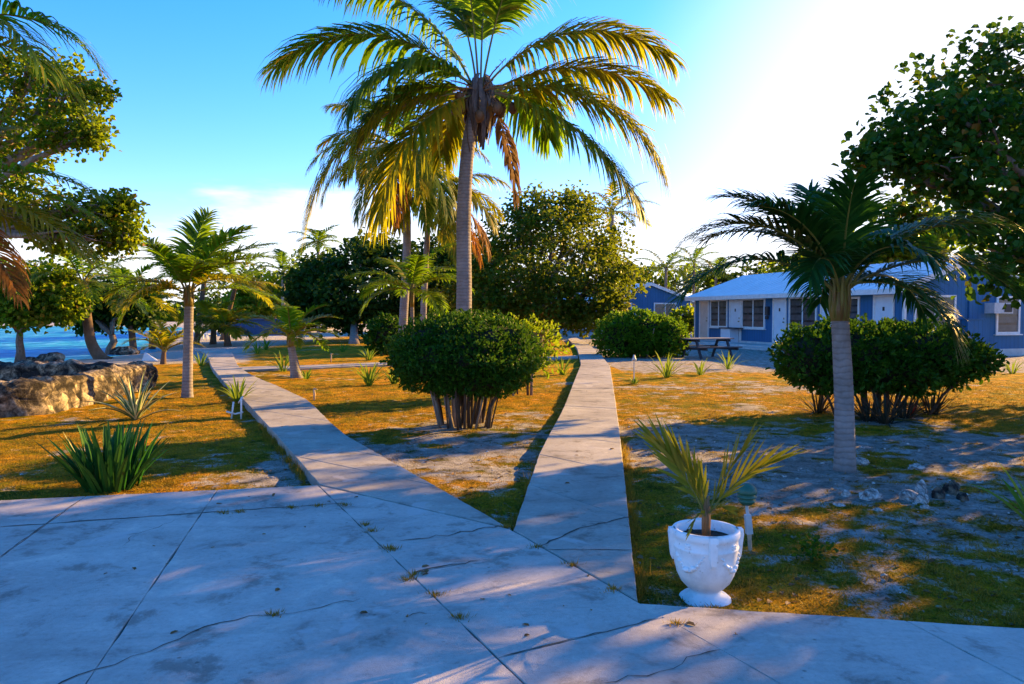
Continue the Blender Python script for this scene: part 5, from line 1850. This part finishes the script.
# ------------------------------------------------------------------ rocks, beach things
for i, (px, py, w, h, lab) in enumerate([
        (872, 500, 0.095, 0.065, "flat-topped pale rock standing apart, right of the palm's foot"),
        (846, 497, 0.045, 0.04, "small tan rock left of the flat-topped pale rock"),
        (908, 500, 0.085, 0.06, "whitest rock of the cluster, at its left end"),
        (922, 503, 0.06, 0.06, "grey rock wedged right of the whitest one"),
        (921, 492, 0.055, 0.075, "brownish rock at the back of the cluster"),
        (938, 498, 0.06, 0.065, "dark mossy rock in the middle of the cluster"),
        (951, 493, 0.075, 0.075, "largest dark rock at the cluster's right end"),
        (925, 508, 0.04, 0.022, "flat pale stone lying in front of the cluster"),
        (963, 499, 0.05, 0.05, "low dark rock beyond the cluster's right end"),
        (860, 463, 0.10, 0.05, "low grey rock touching the right palm's foot"),
        (916, 468, 0.09, 0.035, "flat grey rock behind the cluster"),
        (840, 508, 0.05, 0.014, "thin flat stone in front of the small tan rock"),
        (878, 512, 0.04, 0.018, "tiny stone below the flat-topped pale rock")]):
    rk = MB()
    rk.blob((0, 0, 0), (w * 0.92, w * 0.75, h * 1.05), i + 3, 0.32, 1.1, 3, flat=-h * 0.4)
    tag(rk.build("rock", M["limestone" if "dark" in lab else "rock"], None, False, on_ground(G(px, py), h * 0.35)), lab, "rock", "rocks by the right palm")
for i, (px, py, w, lab) in enumerate([(50, 356, 0.5, "dark rock at the water's edge beside the round beach tree"), (30, 358, 0.3, "small rock in the shallows near the round beach tree"), (125, 350, 0.6, "dark rock at the water's edge right of the leaning palm")]):
    rk = MB()
    rk.blob((0, 0, 0), (w, w * 0.7, w * 0.5), i + 33, 0.35, 1.2, 3)
    p = G(px, py)
    tag(rk.build("shore_rock", M["limestone"], None, False, Vector((p.x, p.y, H0(p.x, p.y) + 0.1))), lab, "rock", "rocks at the water's edge")


def lounger(label, loc, rz):
    root = empty("beach_lounger", loc, rz)
    tag(root, label, "sun lounger", "white loungers on the sand")
    m_ = MB()
    m_.box(-0.3, 0.3, -0.9, 0.35, 0.30, 0.35)
    m_.build("seat", M["white"], root)
    m_ = MB()
    m_.cbox((0, 0.62, 0.55), (0.6, 0.75, 0.05), Matrix.Rotation(rad(40), 3, "X"))
    m_.build("backrest", M["white"], root)
    for x in (-0.26, 0.26):
        for y in (-0.8, 0.3):
            m_ = MB()
            m_.box(x - 0.03, x + 0.03, y - 0.03, y + 0.03, -0.03, 0.299)
            m_.build("leg", M["white"], root)
    return root


for i, (px, py, rz, lab) in enumerate([(203, 339, 60, "white lounger on the shaded sand behind the lawn palm, left one"), (210, 337, 100, "white lounger with raised back behind the lawn palm, right one"), (222, 336, 80, "white lounger half hidden by the orange-tinged palm")]):
    p = G(px, py)
    p.z = H0(p.x, p.y)
    lounger(lab, p, rad(rz))
p = on_ground(G(148, 361))
wt = MB()
wt.add([(-0.22, 0, 0), (0.25, 0.05, 0), (0.2, 0.3, 0), (-0.15, 0.28, 0), (-0.17, 0.12, 0.27), (-0.10, 0.14, 0.26)], [(0, 1, 5, 4), (1, 2, 5), (2, 3, 4, 5), (3, 0, 4), (0, 3, 2, 1)])
tag(wt.build("folded_cloth", M["white"], None, False, p), "peaked white cloth on the sand at the ruin's corner", "cloth")

# ------------------------------------------------------------------ turf, litter
rngg = np.random.default_rng(21)
paths_poly = []
Qv = lambda px, py: q(px, py)
for pl in ([TL, A1, B1, R0, RR, Vector((RR.x, YB)), Vector((TL.x, YB))],
           [Qv(319, 484), Qv(281, 440), Qv(263, 421), Qv(246, 402), Qv(222, 380), Qv(276, 385), Qv(309, 400), Qv(340, 432), Qv(511, 528)],
           [Qv(513, 530), Qv(540, 450), Qv(563, 409), Qv(576, 376), Qv(610, 366), Qv(615, 397), Qv(620, 432), Qv(638, 601)]):
    paths_poly.append(np.array([tuple(p_) for p_ in pl]))


def inside(poly, X, Y):
    c = np.zeros(len(X), bool)
    n = len(poly)
    for i in range(n):
        x1, y1 = poly[i]
        x2, y2 = poly[(i + 1) % n]
        k = ((y1 > Y) != (y2 > Y)) & (X < (x2 - x1) * (Y - y1) / (y2 - y1 + 1e-12) + x1)
        c ^= k
    return c


cand = 420000
yy = 3.3 + (17 - 3.3) * rngg.random(cand) ** 1.7
xx = (rngg.random(cand) - 0.5) * 2 * (yy * 0.74 + 0.4)
ok = ~np.any([inside(pl, xx, yy) for pl in paths_poly], axis=0)
ok &= ~((xx < -7.2) & (yy > 10.8))
xx, yy = xx[ok], yy[ok]
sm = np.array([sand_mask(a, c) for a, c in zip(xx.tolist(), yy.tolist())])
ok = rngg.random(len(xx)) < np.clip(1.0 - (sm - 0.20) / 0.40, 0.01, 1.0)
xx, yy = xx[ok], yy[ok]
zz = np.array([H(a, c) for a, c in zip(xx.tolist(), yy.tolist())])
n = len(xx)
cl = np.array([noise.noise(Vector((a * 5.5, c * 5.5, 2))) + 0.6 * noise.noise(Vector((a * 17, c * 17, 5))) for a, c in zip(xx.tolist(), yy.tolist())])
hgt = rngg.uniform(0.010, 0.026, n) * (1 + 0.9 * np.clip(cl, -0.6, 1.2))
az = rngg.uniform(0, 6.283, n)
lean = rngg.uniform(0.3, 1.5, n)
w = rngg.uniform(0.0025, 0.005, n) * (0.7 + yy / 12)
base = np.stack([xx, yy, zz - 0.004], 1)
dirv = np.stack([np.cos(az) * lean, np.sin(az) * lean, np.ones(n)], 1) * hgt[:, None]
sd = np.stack([-np.sin(az), np.cos(az), np.zeros(n)], 1) * w[:, None]
V = np.stack([base - sd, base + sd, base + dirv], 1).reshape(-1, 3)
F = (np.arange(n)[:, None] * 3 + np.array([[0, 1, 2]]))
tf = MB()
tf.add(V, F)
# weeds in the joints of the plaza
for (px, py) in [(366, 525), (372, 531), (388, 548), (392, 550), (413, 575), (407, 580), (435, 595), (460, 618), (572, 565), (612, 590), (676, 624), (345, 505), (318, 506), (292, 508), (240, 512), (224, 513), (274, 615), (506, 527), (536, 547)]:
    c = q(px, py)
    for _ in range(80):
        a = R.uniform(0, 6.283)
        r = abs(R.gauss(0, 0.020))
        hh = R.uniform(0.010, 0.032)
        p0 = Vector((c.x + math.cos(a) * r * 1.6, c.y + math.sin(a) * r, SLAB - 0.004))
        s_ = Vector((-math.sin(a), math.cos(a), 0)) * R.uniform(0.002, 0.004)
        tf.add([p0 - s_, p0 + s_, p0 + Vector((math.cos(a) * 0.02, math.sin(a) * 0.02, hh))], [(0, 1, 2)])
# longer fringe along the paving edges
for (pa, pb) in [((312, 485), (0, 500)), ((319, 484), (263, 421)), ((510, 528), (340, 432)), ((513, 530), (545, 448)), ((640, 606), (1024, 630)), ((639, 601), (620, 432))]:
    a_, b2 = q(*pa), q(*pb)
    d = (b2 - a_)
    pn = Vector((-d.y, d.x)).normalized()
    cen = q(400, 640)
    for _ in range(int(d.length * 620)):
        f = R.random()
        side = 1
        p0 = a_ + d * f
        o1 = p0 + pn * 0.05
        inn = bool(np.any([inside(pl, np.array([o1.x]), np.array([o1.y]))[0] for pl in paths_poly]))
        p0 = p0 + pn * ((-1 if inn else 1) * R.gauss(0.022, 0.032))
        if noise.noise(Vector((p0.x * 3, p0.y * 3, 9))) < -0.12:
            continue
        an = R.uniform(0, 6.283)
        hh = R.uniform(0.02, 0.10) * (0.5 + 0.8 * R.random())
        s_ = Vector((-math.sin(an), math.cos(an), 0)) * R.uniform(0.002, 0.004)
        z = H(p0.x, p0.y)
        p3 = Vector((p0.x, p0.y, z))
        tf.add([p3 - s_, p3 + s_, p3 + Vector((math.cos(an) * 0.035, math.sin(an) * 0.035, hh))], [(0, 1, 2)])
tag(tf.build("grass", M["grass"]), "short dry turf and weeds", "grass", kind="stuff")

cand = 2600
yy = 3.4 + 14 * rngg.random(cand) ** 1.5
xx = (rngg.random(cand) - 0.42) * 1.6 * (yy * 0.74 + 0.4)
onp = np.any([inside(pl, xx, yy) for pl in paths_poly], axis=0)
keep = (~onp) | (rngg.random(cand) < 0.06)
xx, yy, onp = xx[keep], yy[keep], onp[keep]
zz = np.array([SLAB + 0.003 if o_ else H(a, c) + 0.006 for a, c, o_ in zip(xx.tolist(), yy.tolist(), onp.tolist())])
n = len(xx)
C = np.stack([xx, yy, zz], 1)
D = unit(np.stack([rngg.normal(size=n), rngg.normal(size=n), rngg.normal(size=n) * 0.15], 1))
Nn = unit(rngg.normal(size=(n, 3)) * 0.2 + np.array([0, 0, 1.0]))
ls = rngg.uniform(0.015, 0.06, n)
V, F = leaf_arrays(C, D, Nn, ls, ls * rngg.uniform(0.25, 0.8, n), 0.2)
lm = MB()
lm.add(V, F)
tag(lm.build("leaf_litter", M["litter"]), "scattered dry leaves on the bare ground", "leaf litter", kind="stuff")
pbm = MB()
for i in range(900):
    y = 3.5 + 11 * R.random() ** 1.4
    x = R.uniform(0.9, 1) * R.uniform(-0.72, 0.72) * y
    if sand_mask(x, y) < 0.45:
        continue
    if any(inside(pl, np.array([x]), np.array([y]))[0] for pl in paths_poly):
        continue
    s = R.uniform(0.006, 0.02) * (1.6 if R.random() < 0.08 else 1)
    pbm.blob((x, y, H(x, y) + s * 0.2), (s * R.uniform(0.8, 1.5), s, s * 0.65), i, 0.25, 1.3, 1)
tag(pbm.build("pebbles", M["rock"]), "pale pebbles scattered on the sandy ground", "pebbles", kind="stuff")
